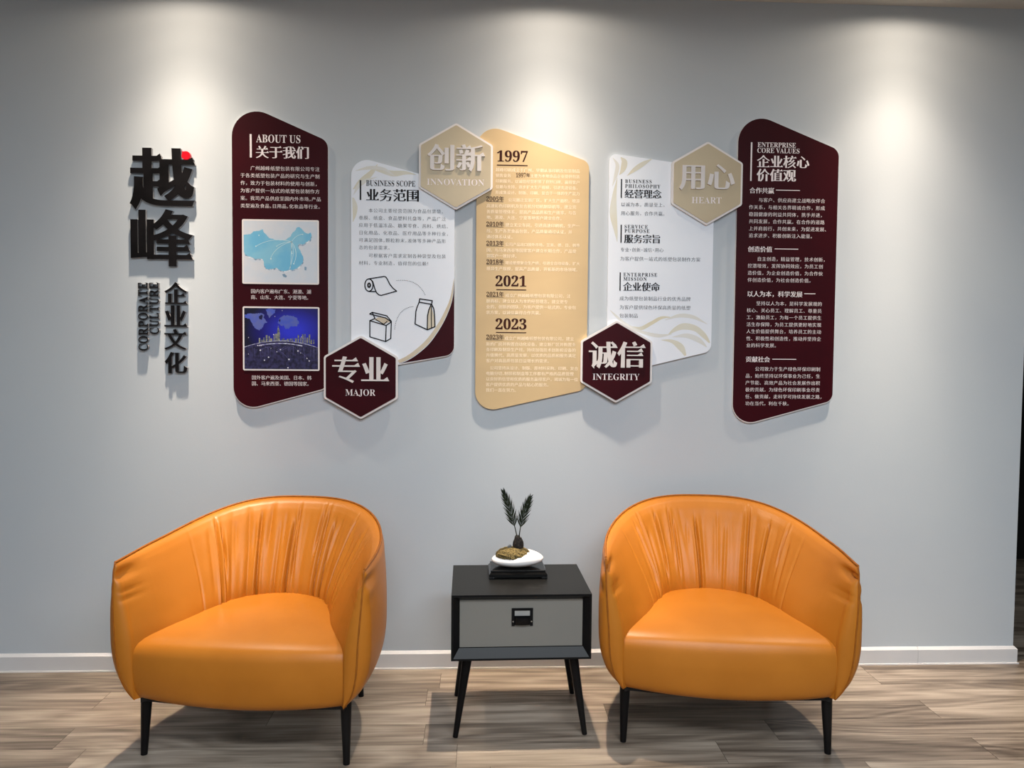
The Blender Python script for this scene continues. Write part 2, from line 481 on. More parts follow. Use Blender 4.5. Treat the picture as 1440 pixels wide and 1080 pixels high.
build_floor()
tag(MB().box(WX0, WX1, 0, .16, -.002, CEIL).build('wall_back', MAT['wall']), 'pale grey painted wall behind the two armchairs', 'wall', kind='structure')
tag(MB().box(-3.4, 4.2, -7.0, 1.62, CEIL, CEIL + .05).build('ceiling', MAT['ceiling']), 'plain off white ceiling above the wall', 'ceiling', kind='structure')
tag(MB().box(WX0, 4.2, 1.6, 1.7, -.002, CEIL).build('wall_corridor', MAT['corridor_shade']), 'corridor wall beyond the corner, its unlit darkness painted in near black', 'wall', kind='structure')
tag(MB().box(4.2, 4.3, -.6, 1.7, -.002, CEIL).build('wall_right', MAT['corridor_shade']), 'side wall of the corridor at right, its darkness painted in near black', 'wall', kind='structure')


def baseboard(name, x0, x1, ret, label):
    t = .012; h0 = .063; h1 = .0735
    prof = [(0, 0), (-t, 0), (-t, h0), (-.003, h1), (0, h1)]
    n = len(prof)
    xe = x1 + (t if ret else 0)
    vs = [(x0, y, z) for y, z in prof] + [((x1 - y) if ret else x1, y, z) for y, z in prof]
    fs = [(i, n + i, n + i + 1, i + 1) for i in range(n - 1)] + [tuple(range(n))]
    if ret:                                         # the return round the corner
        vs += [(x1 - y, .16, z) for y, z in prof]
        fs += [(n + i, 2 * n + i, 2 * n + i + 1, n + i + 1) for i in range(n - 1)]
    else: fs += [tuple(range(n, 2 * n))[::-1]]
    o = MB().add(vs, fs).build(name, MAT['trim'])
    return tag(o, label, 'skirting board', kind='structure')


JX = float(at(1291, 925, -.012)[0])
baseboard('baseboard_left', WX0, JX - .0006, False, 'long pale grey skirting board behind the armchairs and side table')
baseboard('baseboard_right', JX + .0006, WX1, True, 'short pale grey skirting board turning the corner at right')
tag(MB().box(WX0, WX1 + .017, -.0165, -.0121, .0, .0055).build('trim_1', MAT['pvc']), 'thin white sealing strip between skirting board and floor', 'trim', kind='structure')


# ------------------------------------------------------------------ armchairs
RIM_B, RIM_N, RIM_A, YF = .585, 2.7, .405, -.35
RIM_H = ([-.37, -.30, -.22, -.06, .1, .18, .235], [.640, .644, .650, .666, .702, .727, .746])
SEAT_IN = [(.342, -.372), (.298, -.30), (.252, -.22), (.213, -.11), (.168, -.01), (.115, .034), (.055, .047), (0, .05)]
OUT_T = ([0, .04, .1, .2, .35, .5, .7, .88, .96, 1], [-.064, -.043, -.018, .004, .018, .020, .018, .012, .008, 0])
IN_T = ([0, .3, .45, .6, .75, .88, .95, .985, 1], [1.03, 1.05, 1.0, .80, .555, .345, .22, .115, 0])


def make_chair(loc, rz, label, seed):
    rnd = random.Random(seed)
    root = thing('armchair', loc, rz, label, 'armchair', 'pair of orange leather tub armchairs')
    NC = 460; NH = NC // 2 + 1
    # rim path and the line where the inside meets the seat, both from the front over the back
    th = np.linspace(0, np.pi / 2, 600)
    rim = np.stack([RIM_A * np.cos(th)**(2 / RIM_N), YF + RIM_B * np.sin(th)**(2 / RIM_N)], 1)
    k = np.linspace(0, len(SEAT_IN) - 1, 400); si = np.array(SEAT_IN); kk = np.arange(len(si))
    inn = np.stack([crom(kk, si[:, 0], k), crom(kk, si[:, 1], k)], 1)
    def resample(c, n):
        cum = np.concatenate([[0], np.cumsum(np.hypot(*np.diff(c, axis=0).T))]); d = np.linspace(0, cum[-1], n)
        return np.stack([np.interp(d, cum, c[:, 0]), np.interp(d, cum, c[:, 1])], 1), cum[-1]
    pr, half = resample(rim, NH); qr, _ = resample(inn, NH)
    P = np.concatenate([pr * [-1, 1], pr[::-1][1:]]); Q = np.concatenate([qr * [-1, 1], qr[::-1][1:]])
    NC = len(P); s = np.linspace(-1, 1, NC); arc_ = s * half
    tan = np.gradient(P, axis=0)
    for _ in range(10): tan[1:-1] = (tan[:-2] + tan[1:-1] * 2 + tan[2:]) / 4
    tan /= np.hypot(*tan.T)[:, None]
    nrm = np.stack([-tan[:, 1], tan[:, 0]], 1)
    hh = crom(RIM_H[0], RIM_H[1], P[:, 1])
    back = np.clip(1 - np.abs(s) / .55, 0, 1); back = back * back * (3 - 2 * back)
    Z0 = .19 + .012 * np.clip((np.abs(s) - .7) / .3, 0, 1)
    vo = np.concatenate([np.linspace(0, .16, 9), np.linspace(.2, .92, 22), np.linspace(.945, 1, 6)])
    vi = np.concatenate([np.linspace(1, .93, 7)[1:], np.linspace(.91, .0, 64)])
    # creases of the gathered back
    cre = []
    x = -.40
    while x < .38:
        x += rnd.uniform(.015, .052); deep = rnd.random() < .32
        cre.append((x, rnd.uniform(.013, .020) if deep else rnd.uniform(.002, .008), rnd.uniform(.004, .0065) if deep else rnd.uniform(.006, .011), rnd.uniform(.80, .99), rnd.uniform(-.020, .020), rnd.uniform(0, 6), rnd.choice([0, 0, 0, .55, .7])))
    wr = [(rnd.uniform(.72, .97), rnd.uniform(.010, .02), rnd.uniform(.003, .007)) for _ in range(8)]
    edge = (1 - np.abs(s)) * half

    def tuck(v):
        """small gathers near the top of the front seam"""
        o = sum(-a * math.exp(-((v - c) / w)**2 * .8) for c, w, a in wr)
        return o * np.exp(-(edge / .07)**2)

    def outer(v):
        off = np.full(NC, float(crom(*OUT_T, v))) - .016 * back * (v < .35) * (1 - v)
        return P + nrm * off[:, None]

    def inner(v): return P + (Q - P) * float(crom(*IN_T, v))
    rows = []
    for v in vo: rows.append((outer(v) + nrm * (tuck(v) * .8)[:, None], v))
    for v in vi:
        disp = np.zeros(NC)
        for x, a, w, top, wob, ph, bot in cre:
            xx = arc_ - x - wob * math.sin(2.6 * v + ph)
            sc = 1 - .35 * (1 - v)
            env = min(1, (1 - v) / .13) * (1 / (1 + math.exp((v - top) / .02))) * (1 / (1 + math.exp((bot - v) / .03)) if bot else 1)
            wv = w / sc
            disp += -a * env * np.exp(-np.abs(xx / wv)**1.25)
            disp += .38 * a * env * (np.exp(-((xx - 2.0 * wv) / (1.4 * wv))**2) + np.exp(-((xx + 2.0 * wv) / (1.4 * wv))**2))
        for sgn in (-1, 1):                               # the seams between back pad and arm pads
            xx = arc_ - sgn * (.455 + .02 * v)
            disp += -.005 * np.exp(-(xx / .006)**2) * min(1, (1 - v) / .25)
        pt = inner(v) - nrm * disp[:, None] - nrm * (.010 * math.sin(math.pi * min(1, (1 - v) * 1.6)) * np.clip(edge / .12, 0, 1))[:, None] + nrm * (tuck(v) * -1 * -1)[:, None] * -1
        rows.append((pt, v))
    XY = np.array([r[0] for r in rows]); V = np.array([r[1] for r in rows]); ZZ = Z0[None] + (hh - Z0)[None] * V[:, None]
    NEND = 9

    def end(i):
        cols = []
        mid = np.array([outer(v)[i] * .60 + inner(v)[i] * .40 for v in V])
        for k in range(1, NEND + 1):
            e = k / NEND * math.pi / 2
            q = mid + (XY[:, i] - mid) * math.cos(e)
            fw = .036 * math.sin(e) * (.12 + .88 * np.sin(np.pi * np.clip(V * .93 + .03, 0, 1))**.55)
            cols.append(np.stack([q[:, 0], q[:, 1] - fw, ZZ[:, i]], 1))
        return np.array(cols)
    G = np.concatenate([XY, ZZ[..., None]], 2)
    G = np.concatenate([end(0)[::-1].transpose(1, 0, 2), G, end(NC - 1).transpose(1, 0, 2)], 1)
    MB().grid(G).build('shell', MAT['leather'], root, smooth=True)
    rimrow = G[len(vo) - 1]
    pm = MB()
    for c in (0, -1): pm.tube([tuple(G[j, c] + np.array([0, -.0012, 0])) for j in range(len(vo))], .0026, 6)
    pm.tube([tuple(p + np.array([0, 0, .001])) for p in rimrow[::4]], .004, 6)
    pm.build('piping', MAT['seam'], root, smooth=True)

    # seat cushion: profile from lower front edge over the front and back under the backrest
    prof = [(-.335, .198), (-.355, .203), (-.370, .222), (-.380, .255), (-.385, .30), (-.385, .335), (-.381, .362), (-.371, .381), (-.355, .392), (-.330, .399),
            (-.28, .405), (-.22, .409), (-.15, .411), (-.08, .412), (-.02, .412), (.03, .411), (.055, .408), (.075, .405)]
    pf = np.array(prof); q = np.linspace(0, len(pf) - 1, 100); py = crom(np.arange(len(pf)), pf[:, 0], q); pz = crom(np.arange(len(pf)), pf[:, 1], q)
    ns = 61; ss = np.linspace(-1, 1, ns); S = []
    for y, z in zip(py, pz):
        w = float(crom([-.42, -.37, -.30, -.22, -.11, -.01, .035, .062, .076], [.346, .346, .328, .287, .242, .196, .142, .07, .005], y))
        front = np.clip((-.25 - y) / .12, 0, 1); topn = np.clip((z - .30) / .09, 0, 1)
        zz = z + .014 * (1 - ss**2) * np.clip((y + .38) / .25, 0, 1) * topn - .008 * np.abs(ss)**3 * topn * front
        low = np.clip((.26 - z) / .06, 0, 1)
        zz = zz - .020 * (1 - ss**2) * low * front
        yy = y - .030 * (1 - ss**2) * front * (1 - .3 * topn) + .004 * np.abs(ss)**10 * front
        S.append(np.stack([ss * w, yy, zz], 1))
    S = np.array(S)
    sl = S[:, :1].copy(); sl[..., 2] = .2; sl[:, :, 1] = np.maximum(sl[:, :, 1], -.36); sr = S[:, -1:].copy(); sr[..., 2] = .2; sr[:, :, 1] = np.maximum(sr[:, :, 1], -.36)
    S = np.concatenate([sl, S, sr], 1)
    MB().grid(S).build('seat_cushion', MAT['leather'], root, smooth=True, sharp=60)

    # dark board under the seat
    off = outer(0.0) - nrm * .006
    pts = [(float(a), float(b)) for a, b in off[::10]]
    fb = [(x, -.338 - .024 * (1 - (x / .335)**2)) for x in np.linspace(.32, -.32, 13)]
    pts = pts + fb; n = len(pts)
    MB().add([(x, y, .182) for x, y in pts] + [(x, y, .2) for x, y in pts],
             [tuple(range(n))] + [(i, n + i, n + (i + 1) % n, (i + 1) % n) for i in range(n)]).build('underside_board', MAT['lining'], root)
    for lx, ly, tx, ty in ((-.337, -.33, -.332, -.318), (.337, -.33, .332, -.318), (-.255, .135, -.24, .12), (.255, .135, .24, .12)):
        k = 7
        MB().tube([(tx + (lx - tx) * i / k, ty + (ly - ty) * i / k, .2 - .2 * i / k) for i in range(k + 1)], [.018 - .0075 * (i / k)**1.2 for i in range(k + 1)], 16).build('leg', MAT['leg'], root, smooth=True, sharp=50)
    return root


make_chair((-.724, -.358, 0), math.radians(-6.4), 'orange leather tub armchair standing below the maroon About Us panel', 3)
make_chair((.868, -.326, 0), math.radians(-7.9), 'orange leather tub armchair standing on the right of the black side table', 8)


# ------------------------------------------------------------------ side table
def make_table():
    root = thing('side_table', (.137, -.405, 0), math.radians(1.2), 'black side table with one grey drawer and splayed legs between the armchairs', 'side table')
    w, d, z0, z1 = .2395, .179, .275, .5
    ix, iz0, iz1, dep = .213, z0 + .037, z1 - .021, .020
    m = MB()
    # case: five outer faces, then flat lip and bevel running in to the drawer
    m.add([(-w, -d, z0), (w, -d, z0), (w, d, z0), (-w, d, z0), (-w, -d, z1), (w, -d, z1), (w, d, z1), (-w, d, z1)],
          [(0, 3, 2, 1), (1, 2, 6, 5), (2, 3, 7, 6), (3, 0, 4, 7)])
    lip = .007
    r0 = [(-w, -d, z0), (w, -d, z0), (w, -d, z1), (-w, -d, z1)]
    r1 = [(-w + lip, -d, z0 + lip), (w - lip, -d, z0 + lip), (w - lip, -d, z1 - lip), (-w + lip, -d, z1 - lip)]
    r2 = [(-ix, -d + dep, iz0), (ix, -d + dep, iz0), (ix, -d + dep, iz1), (-ix, -d + dep, iz1)]
    r3 = [(-ix, -d + dep + .03, iz0), (ix, -d + dep + .03, iz0), (ix, -d + dep + .03, iz1), (-ix, -d + dep + .03, iz1)]
    q = [(i, (i + 1) % 4, 4 + (i + 1) % 4, 4 + i) for i in range(4)]
    for a, b in ((r0, r1), (r1, r2), (r2, r3)): m.add(a + b, q)
    m.build('case', MAT['black_wood'], root)
    MB().box(-w, w, -d, d, z1 - .0005, z1 + .0006).build('top_panel', MAT['top_black'], root)
    dr = MB().box(-ix + .0015, ix - .0015, -d + dep + .002, -d + dep + .02, iz0 + .0015, iz1 - .0015).build('drawer', MAT['grey_panel'], root, bevel=.001)
    # label holder with a cup pull below, screwed to the drawer
    yf = -d + dep + .002; cx = .003; hw = .0365; zt = .4475; zb = .3865
    hz = zb + .0345
    h = MB()
    o = rounded([(-hw, zb), (hw, zb), (hw, zt), (-hw, zt)], .004, 4)
    hole = [(-.0265, hz), (.0265, hz), (.0265, zt - .0075), (-.0265, zt - .0075)]
    th = .004
    # plate as four bars around the window
    for x0, x1, a, b in ((-hw, -.0265, zb, zt), (.0265, hw, zb, zt), (-.0265, .0265, zt - .0075, zt), (-.0265, .0265, zb + .004, hz)):
        h.box(cx + x0, cx + x1, yf - th, yf, a, b)
    # the cup: a half dome bulging forward over the lower plate
    g = []
    for i in range(9):
        a = i / 8 * math.pi
        row = []
        for j in range(6):
            b = j / 5 * math.pi / 2
            row.append((cx - .027 * math.cos(a) * (1 - .25 * math.cos(b) * 0), yf - th - .017 * math.sin(a)**.7 * math.cos(b * .75), hz - .002 - .028 * (j / 5) + .0 * math.sin(a)))
        g.append(row)
    h.grid(np.array(g))
    h.build('cup_handle', MAT['black_wood'], dr)
    MB().box(cx - .0265, cx + .0265, yf - .0012, yf, hz, zt - .0075).build('label_card', MAT['card'], dr)
    for sx in (-.0315, .0315):
        MB().tube([(cx + sx, yf - th - .0015, zb + .0155), (cx + sx, yf - th + .0005, zb + .0155)], [.0024, .0028], 10).build('screw', MAT['screw'], dr, smooth=True, sharp=40)
    for sx in (-1, 1):
        for sy in (-1, 1):
            k = 6; tx, ty = sx * .183, sy * .128; bx, by = sx * .224, sy * .155
            MB().tube([(tx + (bx - tx) * i / k, ty + (by - ty) * i / k, z0 + .001 - (z0 + .001) * i / k) for i in range(k + 1)], [.0175 - .0085 * i / k for i in range(k + 1)], 16).build('leg', MAT['leg'], root, smooth=True, sharp=50)
    return root


make_table()


# ------------------------------------------------------------------ cycad in a pebble pot on its stand
def blob(cx, cy, cz, rx, ry, rz, nu=40, nv=24, fn=None):
    G = np.zeros((nv + 1, nu + 1, 3))
    for i in range(nv + 1):
        a = -math.pi / 2 + math.pi * i / nv
        for j in range(nu + 1):
            b = 2 * math.pi * j / nu
            n = (math.cos(a) * math.cos(b), math.cos(a) * math.sin(b), math.sin(a)); k = fn(n) if fn else 1.0
            G[i, j] = (cx + rx * n[0] * k, cy + ry * n[1] * k, cz + rz * n[2] * k)
    return G


PX, PY, PZ = .136, -.345, .5006
st = thing('plant_stand', (PX - .001, PY, PZ), math.radians(1), 'glossy black low stand on the side table under the white pot', 'plant stand')
MB().box(-.1, .1, -.062, .062, .024, .031).build('top_panel', MAT['gloss_black'], st, bevel=.002)
m_ = MB(); m_.add([(-.1, -.062, .024), (.1, -.062, .024), (.1, .062, .024), (-.1, .062, .024), (-.106, -.068, .017), (.106, -.068, .017), (.106, .068, .017), (-.106, .068, .017)],
                  [(4, 5, 1, 0), (5, 6, 2, 1), (6, 7, 3, 2), (7, 4, 0, 3)])
m_.box(-.106, .106, -.068, .068, .007, .017); m_.build('apron', MAT['gloss_black'], st)
for sx in (-1, 1):
    for sy in (-1, 1):
        MB().box(sx * .096 - .010, sx * .096 + .010, sy * .058 - .010, sy * .058 + .010, 0, .0071).build('foot', MAT['gloss_black'], st, bevel=.001)


def make_plant():
    pl = thing('potted_cycad', (PX, PY, PZ + .031), 0, 'small cycad with two upright fronds in a white pebble shaped pot', 'potted plant')
    def potf(n):
        return 1.0
    G = blob(0, 0, .0262, .0965, .066, .0265, 56, 28)
    for r in G:
        for p in r:
            t = np.clip((p[0] + .02) / .11, 0, 1); u = np.clip((p[2] - .02) / .03, 0, 1)
            p[2] += .007 * t * (1 - t) * 4 * u * .9 + .003 * np.clip(p[0] / .09, -1, 1)
            if p[2] < .0: p[2] = 0
    MB().grid(G).build('pot', MAT['ceramic'], pl, smooth=True)
    rn = np.random.RandomState(5); ph = rn.uniform(0, 6, 12); fr = rn.uniform(5, 16, (12, 3))
    G = blob(-.015, -.004, .043, .066, .054, .0285, 110, 60, lambda n: 1 + .016 * math.sin(37 * n[0] + 9 * n[2]) * math.sin(33 * n[1] - 12 * n[2]) + .012 * math.sin(71 * n[0]) * math.sin(67 * n[1] + 20 * n[2]) + .022 * sum(math.sin(fr[i][0] * n[0] + fr[i][1] * n[1] + fr[i][2] * n[2] + ph[i]) for i in range(12)) / 3.2)
    MB().grid(G).build('soil', MAT['soil'], pl, smooth=True)
    G = blob(.002, 0, .078, .0205, .0205, .031, 30, 24, lambda n: 1 + .07 * math.sin(14 * math.atan2(n[1], n[0])) * math.sin(26 * n[2]))
    G[..., 0:2] *= 1.0
    m = MB().grid(G)
    for k in range(26):                                    # leaf bases and fibres standing on the crown
        a = k * 2.4; r = .017 * math.sqrt((k % 13) / 13); h = .095 + .014 * (1 - r / .02)
        m.tube([(.002 + r * math.cos(a), r * math.sin(a), .088), (.002 + r * .9 * math.cos(a), r * .9 * math.sin(a), h + .016 * ((k * 7) % 5) / 5)], [.0032, .0007], 5)
    m.build('trunk', MAT['trunk'], pl, smooth=True)
    def frond(tip, bow, nleaf, side, spread=39):
        m = MB()
        a = np.array([.002 + side * .003, 0, .1]); b = np.array(tip); c = (a + b) / 2 + np.array(bow)
        T = np.linspace(0, 1, 24); R = np.array([(1 - t)**2 * a + 2 * (1 - t) * t * c + t * t * b for t in T])
        m.tube([tuple(p) for p in R], [.0022 - .0016 * t for t in T], 6)
        for i in range(nleaf):
            t = .30 + .70 * i / (nleaf - 1); p = (1 - t)**2 * a + 2 * (1 - t) * t * c + t * t * b
            dr = (2 * (1 - t) * (c - a) + 2 * t * (b - c)); dr /= np.linalg.norm(dr)
            for sg in (-1, 1):
                lat = np.array([dr[2], 0, -dr[0]]) * sg
                ang = math.radians(spread - 18 * t + 3 * math.sin(i * 1.7)); L = (.034 + .016 * math.sin(math.pi * min(1, t * 1.0))) * (1 - .45 * max(0, t - .75) / .25)
                dd = dr * math.cos(ang) + lat * math.sin(ang) * .9 + np.array([0, -.28 + .1 * math.sin(i * 2.1 + sg), 0]); dd /= np.linalg.norm(dd)
                wv = np.cross(dd, np.array([0.25 * sg, -1, .1])); wv /= np.linalg.norm(wv); up = np.cross(wv, dd) * .0006
                w = .0019
                e1 = p + dd * L * .45; e2 = p + dd * L
                v = [p - wv * w * .5, p + wv * w * .5, e1 + wv * w + up, e1 - wv * w + up, e2, p - up * 1.5, e1 - up * 1.2]
                m.add(v, [(0, 1, 2, 3), (3, 2, 4), (1, 0, 5), (2, 1, 5, 6), (0, 3, 6, 5), (4, 2, 6), (3, 4, 6)])
        return m.build('frond', MAT['leaf'], pl)
    frond((-.054, .004, .276), (.012, .0, -.012), 25, -1)
    frond((.044, -.006, .256), (-.016, .0, -.006), 23, 1)
    rs = np.random.RandomState(9); q = rs.uniform(-1, 1, (10, 3)) * 4
    G = blob(0, 0, .008, .0085, .007, .0085, 18, 12, lambda n: 1 + .07 * sum(math.sin(v[0] * n[0] + v[1] * n[1] + v[2] * n[2]) for v in q) / 2)
    o = MB().grid(G).build('stone', MAT['stone'], smooth=True, origin=(0, 0, 0)); o.location = (PX - .03, PY - .006, PZ + .031 + .063)
    tag(o, 'small grey stone lying on the soil left of the cycad trunk', 'stone')


make_plant()


# ------------------------------------------------------------------ printed panels on the wall
PT = 0.013                     # panel thickness
E1 = 0.0004                    # thickness of one printed layer


def pt2(p, y): a = at(p[0], p[1], y); return (float(a[0]), float(a[2]))


def panel_root(name, corners, label, cat='wall panel', group=None):
    xs = [pt2(c, -PT)[0] for c in corners]; zs = [pt2(c, -PT)[1] for c in corners]
    o = thing(name, ((min(xs) + max(xs)) / 2, 0, min(zs)), 0, label, cat, group); o['worldbuilt'] = 1
    return o


def make_panel(px, radii, face_mat, base_mat, label, drop=0.0):
    """px: corner pixels TL, BL, BR, TR of the outline before rounding"""
    root = panel_root('display_panel', px, label, group='printed panels on the wall')
    pts = [pt2(c, -PT) for c in px]
    lft = (pts[0][0] + pts[1][0]) / 2; rgt = (pts[2][0] + pts[3][0]) / 2
    pts = [(lft, pts[0][1]), (lft, pts[1][1]), (rgt, pts[2][1]), (rgt, pts[3][1])]
    low = [(lft, pts[0][1]), (lft, pts[1][1] - drop), (rgt, pts[2][1] - drop), (rgt, pts[3][1])]
    rr = [r / 340 for r in radii]
    MB().prism(rounded(low, rr, 12), -.0003, -PT + .001).build('backing_board', base_mat, root)
    poly = rounded(pts, rr, 12)
    MB().prism(poly, -PT + .001, -PT).build('printed_face', face_mat, root)
    return root, poly


def text_part(root, name, mat, fn, label=None):
    mb = MB(); fn(mb); o = mb.build(name, mat, root)
    if label: o['label'] = label
    return o


YT = -PT - E1

# --- maroon panel, About us
rootA, polyA = make_panel([(325.3, 137.4), (329.0, 580.6), (462.0, 545.0), (460.7, 198.6)], [34, 27, 14, 15], MAT['maroon'], MAT['pvc'],
                          'maroon printed wall panel headed About Us with two framed pictures', .004)
text_part(rootA, 'heading_bar', MAT['white_print'], lambda m: bar(m, 351.2, 188.5, 354.0, 221.4, YT))
text_part(rootA, 'heading_text', MAT['white_print'], lambda m: (latin_line(m, 'ABOUT US', 360.1, 194.5, 422.4, 11.0, YT),
          cjk_line(m, '关于我们', 359.2, 213.5, 435.2, YT, em=1.0, ax=.034, ay=-.010, serif=.12, res=4)))


def lines(m, rows, em=.93, **k):
    for s, x0, y, x1, n in rows: cjk_line(m, s, x0, y, x1, YT, em=em, cells=n, **k)


text_part(rootA, 'paragraph_text', MAT['white_print'], lambda m: lines(m, [
    ('　　广州越峰纸塑包装有限公司专注', 337.8, 236.0, 449.8, 16), ('于各类纸塑包装产品的研究与生产制', 337.8, 246.4, 449.8, 16),
    ('作，致力于包装材料的使用与创新，', 337.8, 257.0, 449.8, 16), ('为客户提供一站式的纸塑包装制作方', 337.8, 267.6, 449.8, 16),
    ('案。我司产品供应至国内外市场,产品', 337.8, 278.4, 451.6, 16.5), ('类型遍及食品,日用品,化妆品等行业。', 338.0, 289.0, 454.0, 17)], em=.96, ax=.002, ay=-.010))
text_part(rootA, 'caption_text', MAT['white_print'], lambda m: lines(m, [
    ('国内客户遍布广东、港澳、湖', 352.6, 409.4, 437.6, 13), ('南、山东、大连、宁夏等地。', 352.6, 417.8, 437.6, 13)], em=1.02, ax=.002, ay=-.010))
text_part(rootA, 'caption_text', MAT['white_print'], lambda m: lines(m, [
    ('国外客户遍及美国、日本、韩', 353.8, 530.8, 438.2, 13), ('国、马来西亚、德国等国家。', 353.8, 539.2, 438.2, 13)], em=1.02, ax=.002, ay=-.010))


class Pic:
    """a picture glued to a panel: normalised coordinates (u right, v down) inside the frame"""
    def __init__(s, px, label):
        a, b, c, d = [pt2(p, -PT) for p in px]
        s.x0 = (a[0] + b[0]) / 2; s.x1 = (c[0] + d[0]) / 2; s.z1 = (a[1] + d[1]) / 2; s.z0 = (b[1] + c[1]) / 2
        s.fr = MB().prism(rounded([(s.x0, s.z1), (s.x0, s.z0), (s.x1, s.z0), (s.x1, s.z1)], .006, 5), -PT, -PT - .0022).build('picture_frame', MAT['pvc'], rootA)
        s.fr['label'] = label
        b = .0062; s.x0 += b; s.x1 -= b; s.z0 += b; s.z1 -= b; s.y = -PT - .0022

    def p(s, u, v): return (s.x0 + (s.x1 - s.x0) * u, s.z1 - (s.z1 - s.z0) * v)

    def part(s, mb, name, mat): 
        me = bpy.data.meshes.new(name); o0 = Vector(rootA.location)
        me.from_pydata([tuple(Vector(q) - o0) for q in mb.v], [], mb.f); me.materials.append(mat)
        o = bpy.data.objects.new(name, me); COL.objects.link(o); o.parent = s.fr; return o

    def poly(s, mb, uv, lay):
        pts = [s.p(u, v) for u, v in uv]
        P = np.array(pts)
        if area(P) < 0: P = P[::-1]
        V, fs = fill([P]); mb.add([(x, s.y - lay * .0002, z) for x, z in V], fs)

    def stroke(s, mb, uv, w, lay, taper=False):
        P = np.array([s.p(u, v) for u, v in uv]); n = len(P)
        T = np.gradient(P, axis=0); T /= np.maximum(np.hypot(*T.T), 1e-9)[:, None]; N = np.stack([-T[:, 1], T[:, 0]], 1)
        ww = np.array([w * ((1 - .75 * i / (n - 1)) if taper else 1) for i in range(n)])[:, None] / 2
        A, B = P - N * ww, P + N * ww; y = s.y - lay * .0002
        mb.add([(x, y, z) for x, z in A] + [(x, y, z) for x, z in B], [(i, i + 1, n + i + 1, n + i) for i in range(n - 1)])

    def dot(s, mb, u, v, r, lay, n=10):
        c = s.p(u, v); mb.flat([(c[0] + r * math.cos(2 * math.pi * k / n), c[1] + r * math.sin(2 * math.pi * k / n)) for k in range(n)], s.y - lay * .0002)


def wiggle(uv, amp, seed, sub=5):
    rn = np.random.RandomState(seed); out = []
    n = len(uv)
    for i in range(n):
        a = np.array(uv[i]); b = np.array(uv[(i + 1) % n])
        for k in range(sub):
            t = k / sub; out.append(tuple(a + (b - a) * t + rn.uniform(-amp, amp, 2) * (k > 0)))
    return out


def arc(a, c, b, n=14): return [((1 - t)**2 * a[0] + 2 * (1 - t) * t * c[0] + t * t * b[0], (1 - t)**2 * a[1] + 2 * (1 - t) * t * c[1] + t * t * b[1]) for t in np.linspace(0, 1, n)]


def ink(name, col, c2=None, scale=8.0): return add_noise(principled(name, col, .4), scale, c2 or tuple(v * .92 for v in col[:3]) + (1,))


def crop_uv(x, y, x0, y0, x1, y1): return ((x - x0) / (x1 - x0), (y - y0) / (y1 - y0))


# picture one: pale blue map with route lines
p1 = Pic([(340.2, 308.0), (341.2, 399.2), (448.9, 400.2), (448.5, 310.0)], 'white framed picture of a pale blue map with route lines')
sky = MB(); p1.poly(sky, [(0, 0), (0, 1), (1, 1), (1, 0)], .5); p1.part(sky, 'picture_ground', ink('map_ground', lin(206, 216, 228), lin(214, 218, 226), 20))
cu = lambda L: [crop_uv(x, y, 78, 105, 1142, 1000) for x, y in L]
land = cu([(80, 310), (180, 300), (215, 262), (300, 250), (350, 225), (375, 275), (405, 305), (440, 350), (520, 372), (600, 385), (680, 375), (720, 345), (760, 320), (790, 265), (820, 240), (840, 200),
           (880, 185), (920, 215), (960, 260), (1010, 285), (1050, 255), (1055, 320), (1040, 370), (990, 400), (930, 440), (880, 430), (860, 470), (900, 540), (935, 620), (935, 690), (905, 740), (850, 785), (780, 812),
           (720, 815), (650, 835), (600, 815), (545, 785), (490, 800), (440, 805), (400, 800), (370, 750), (365, 690), (345, 655), (290, 650), (250, 665), (205, 635), (150, 620), (100, 595), (82, 560)])
sh = MB(); p1.poly(sh, wiggle([(u + .004, v + .022) for u, v in land], .006, 2), .9); p1.part(sh, 'map_edge', ink('map_edge', lin(120, 150, 180), lin(232, 240, 246), 60))
lm = MB(); p1.poly(lm, wiggle(land, .006, 2), 1.4); p1.part(lm, 'map_land', ink('map_blue', lin(112, 186, 222), lin(134, 196, 222), 12))
isl = MB(); p1.poly(isl, cu([(630, 880), (660, 868), (700, 900), (690, 925), (650, 915)]), 1.2); p1.poly(isl, cu([(955, 760), (985, 770), (980, 820), (955, 810)]), 1.2); p1.part(isl, 'map_islands', ink('map_isle', lin(130, 160, 186)))
rt = MB()
hub = (770, 400)
for e, c in (((255, 475), (480, 330)), ((465, 650), (530, 470)), ((550, 470), (640, 410)), ((930, 290), (830, 300)), ((780, 580), (755, 490)), ((735, 800), (830, 560)), ((800, 720), (880, 560)), ((750, 790), (770, 560))):
    p1.stroke(rt, cu(arc(hub, c, e)), .0016, 2.2)
for x, y, r in ((255, 475, .0028), (470, 655, .0032), (555, 470, .002), (300, 315, .0024), (930, 292, .0022), (800, 722, .0028), (770, 570, .002)): p1.dot(rt, *cu([(x, y)])[0], r, 2.6)
p1.part(rt, 'route_lines', ink('map_route', lin(214, 240, 246)))

# picture two: city on a glowing globe under a blue sky with a world map
p2 = Pic([(341.2, 430.8), (342.2, 520.8), (449.9, 521.6), (449.0, 432.0)], 'white framed picture of a night city on a globe under blue sky')
cu = lambda L: [crop_uv(x, y, 92, 92, 1155, 965) for x, y in L]


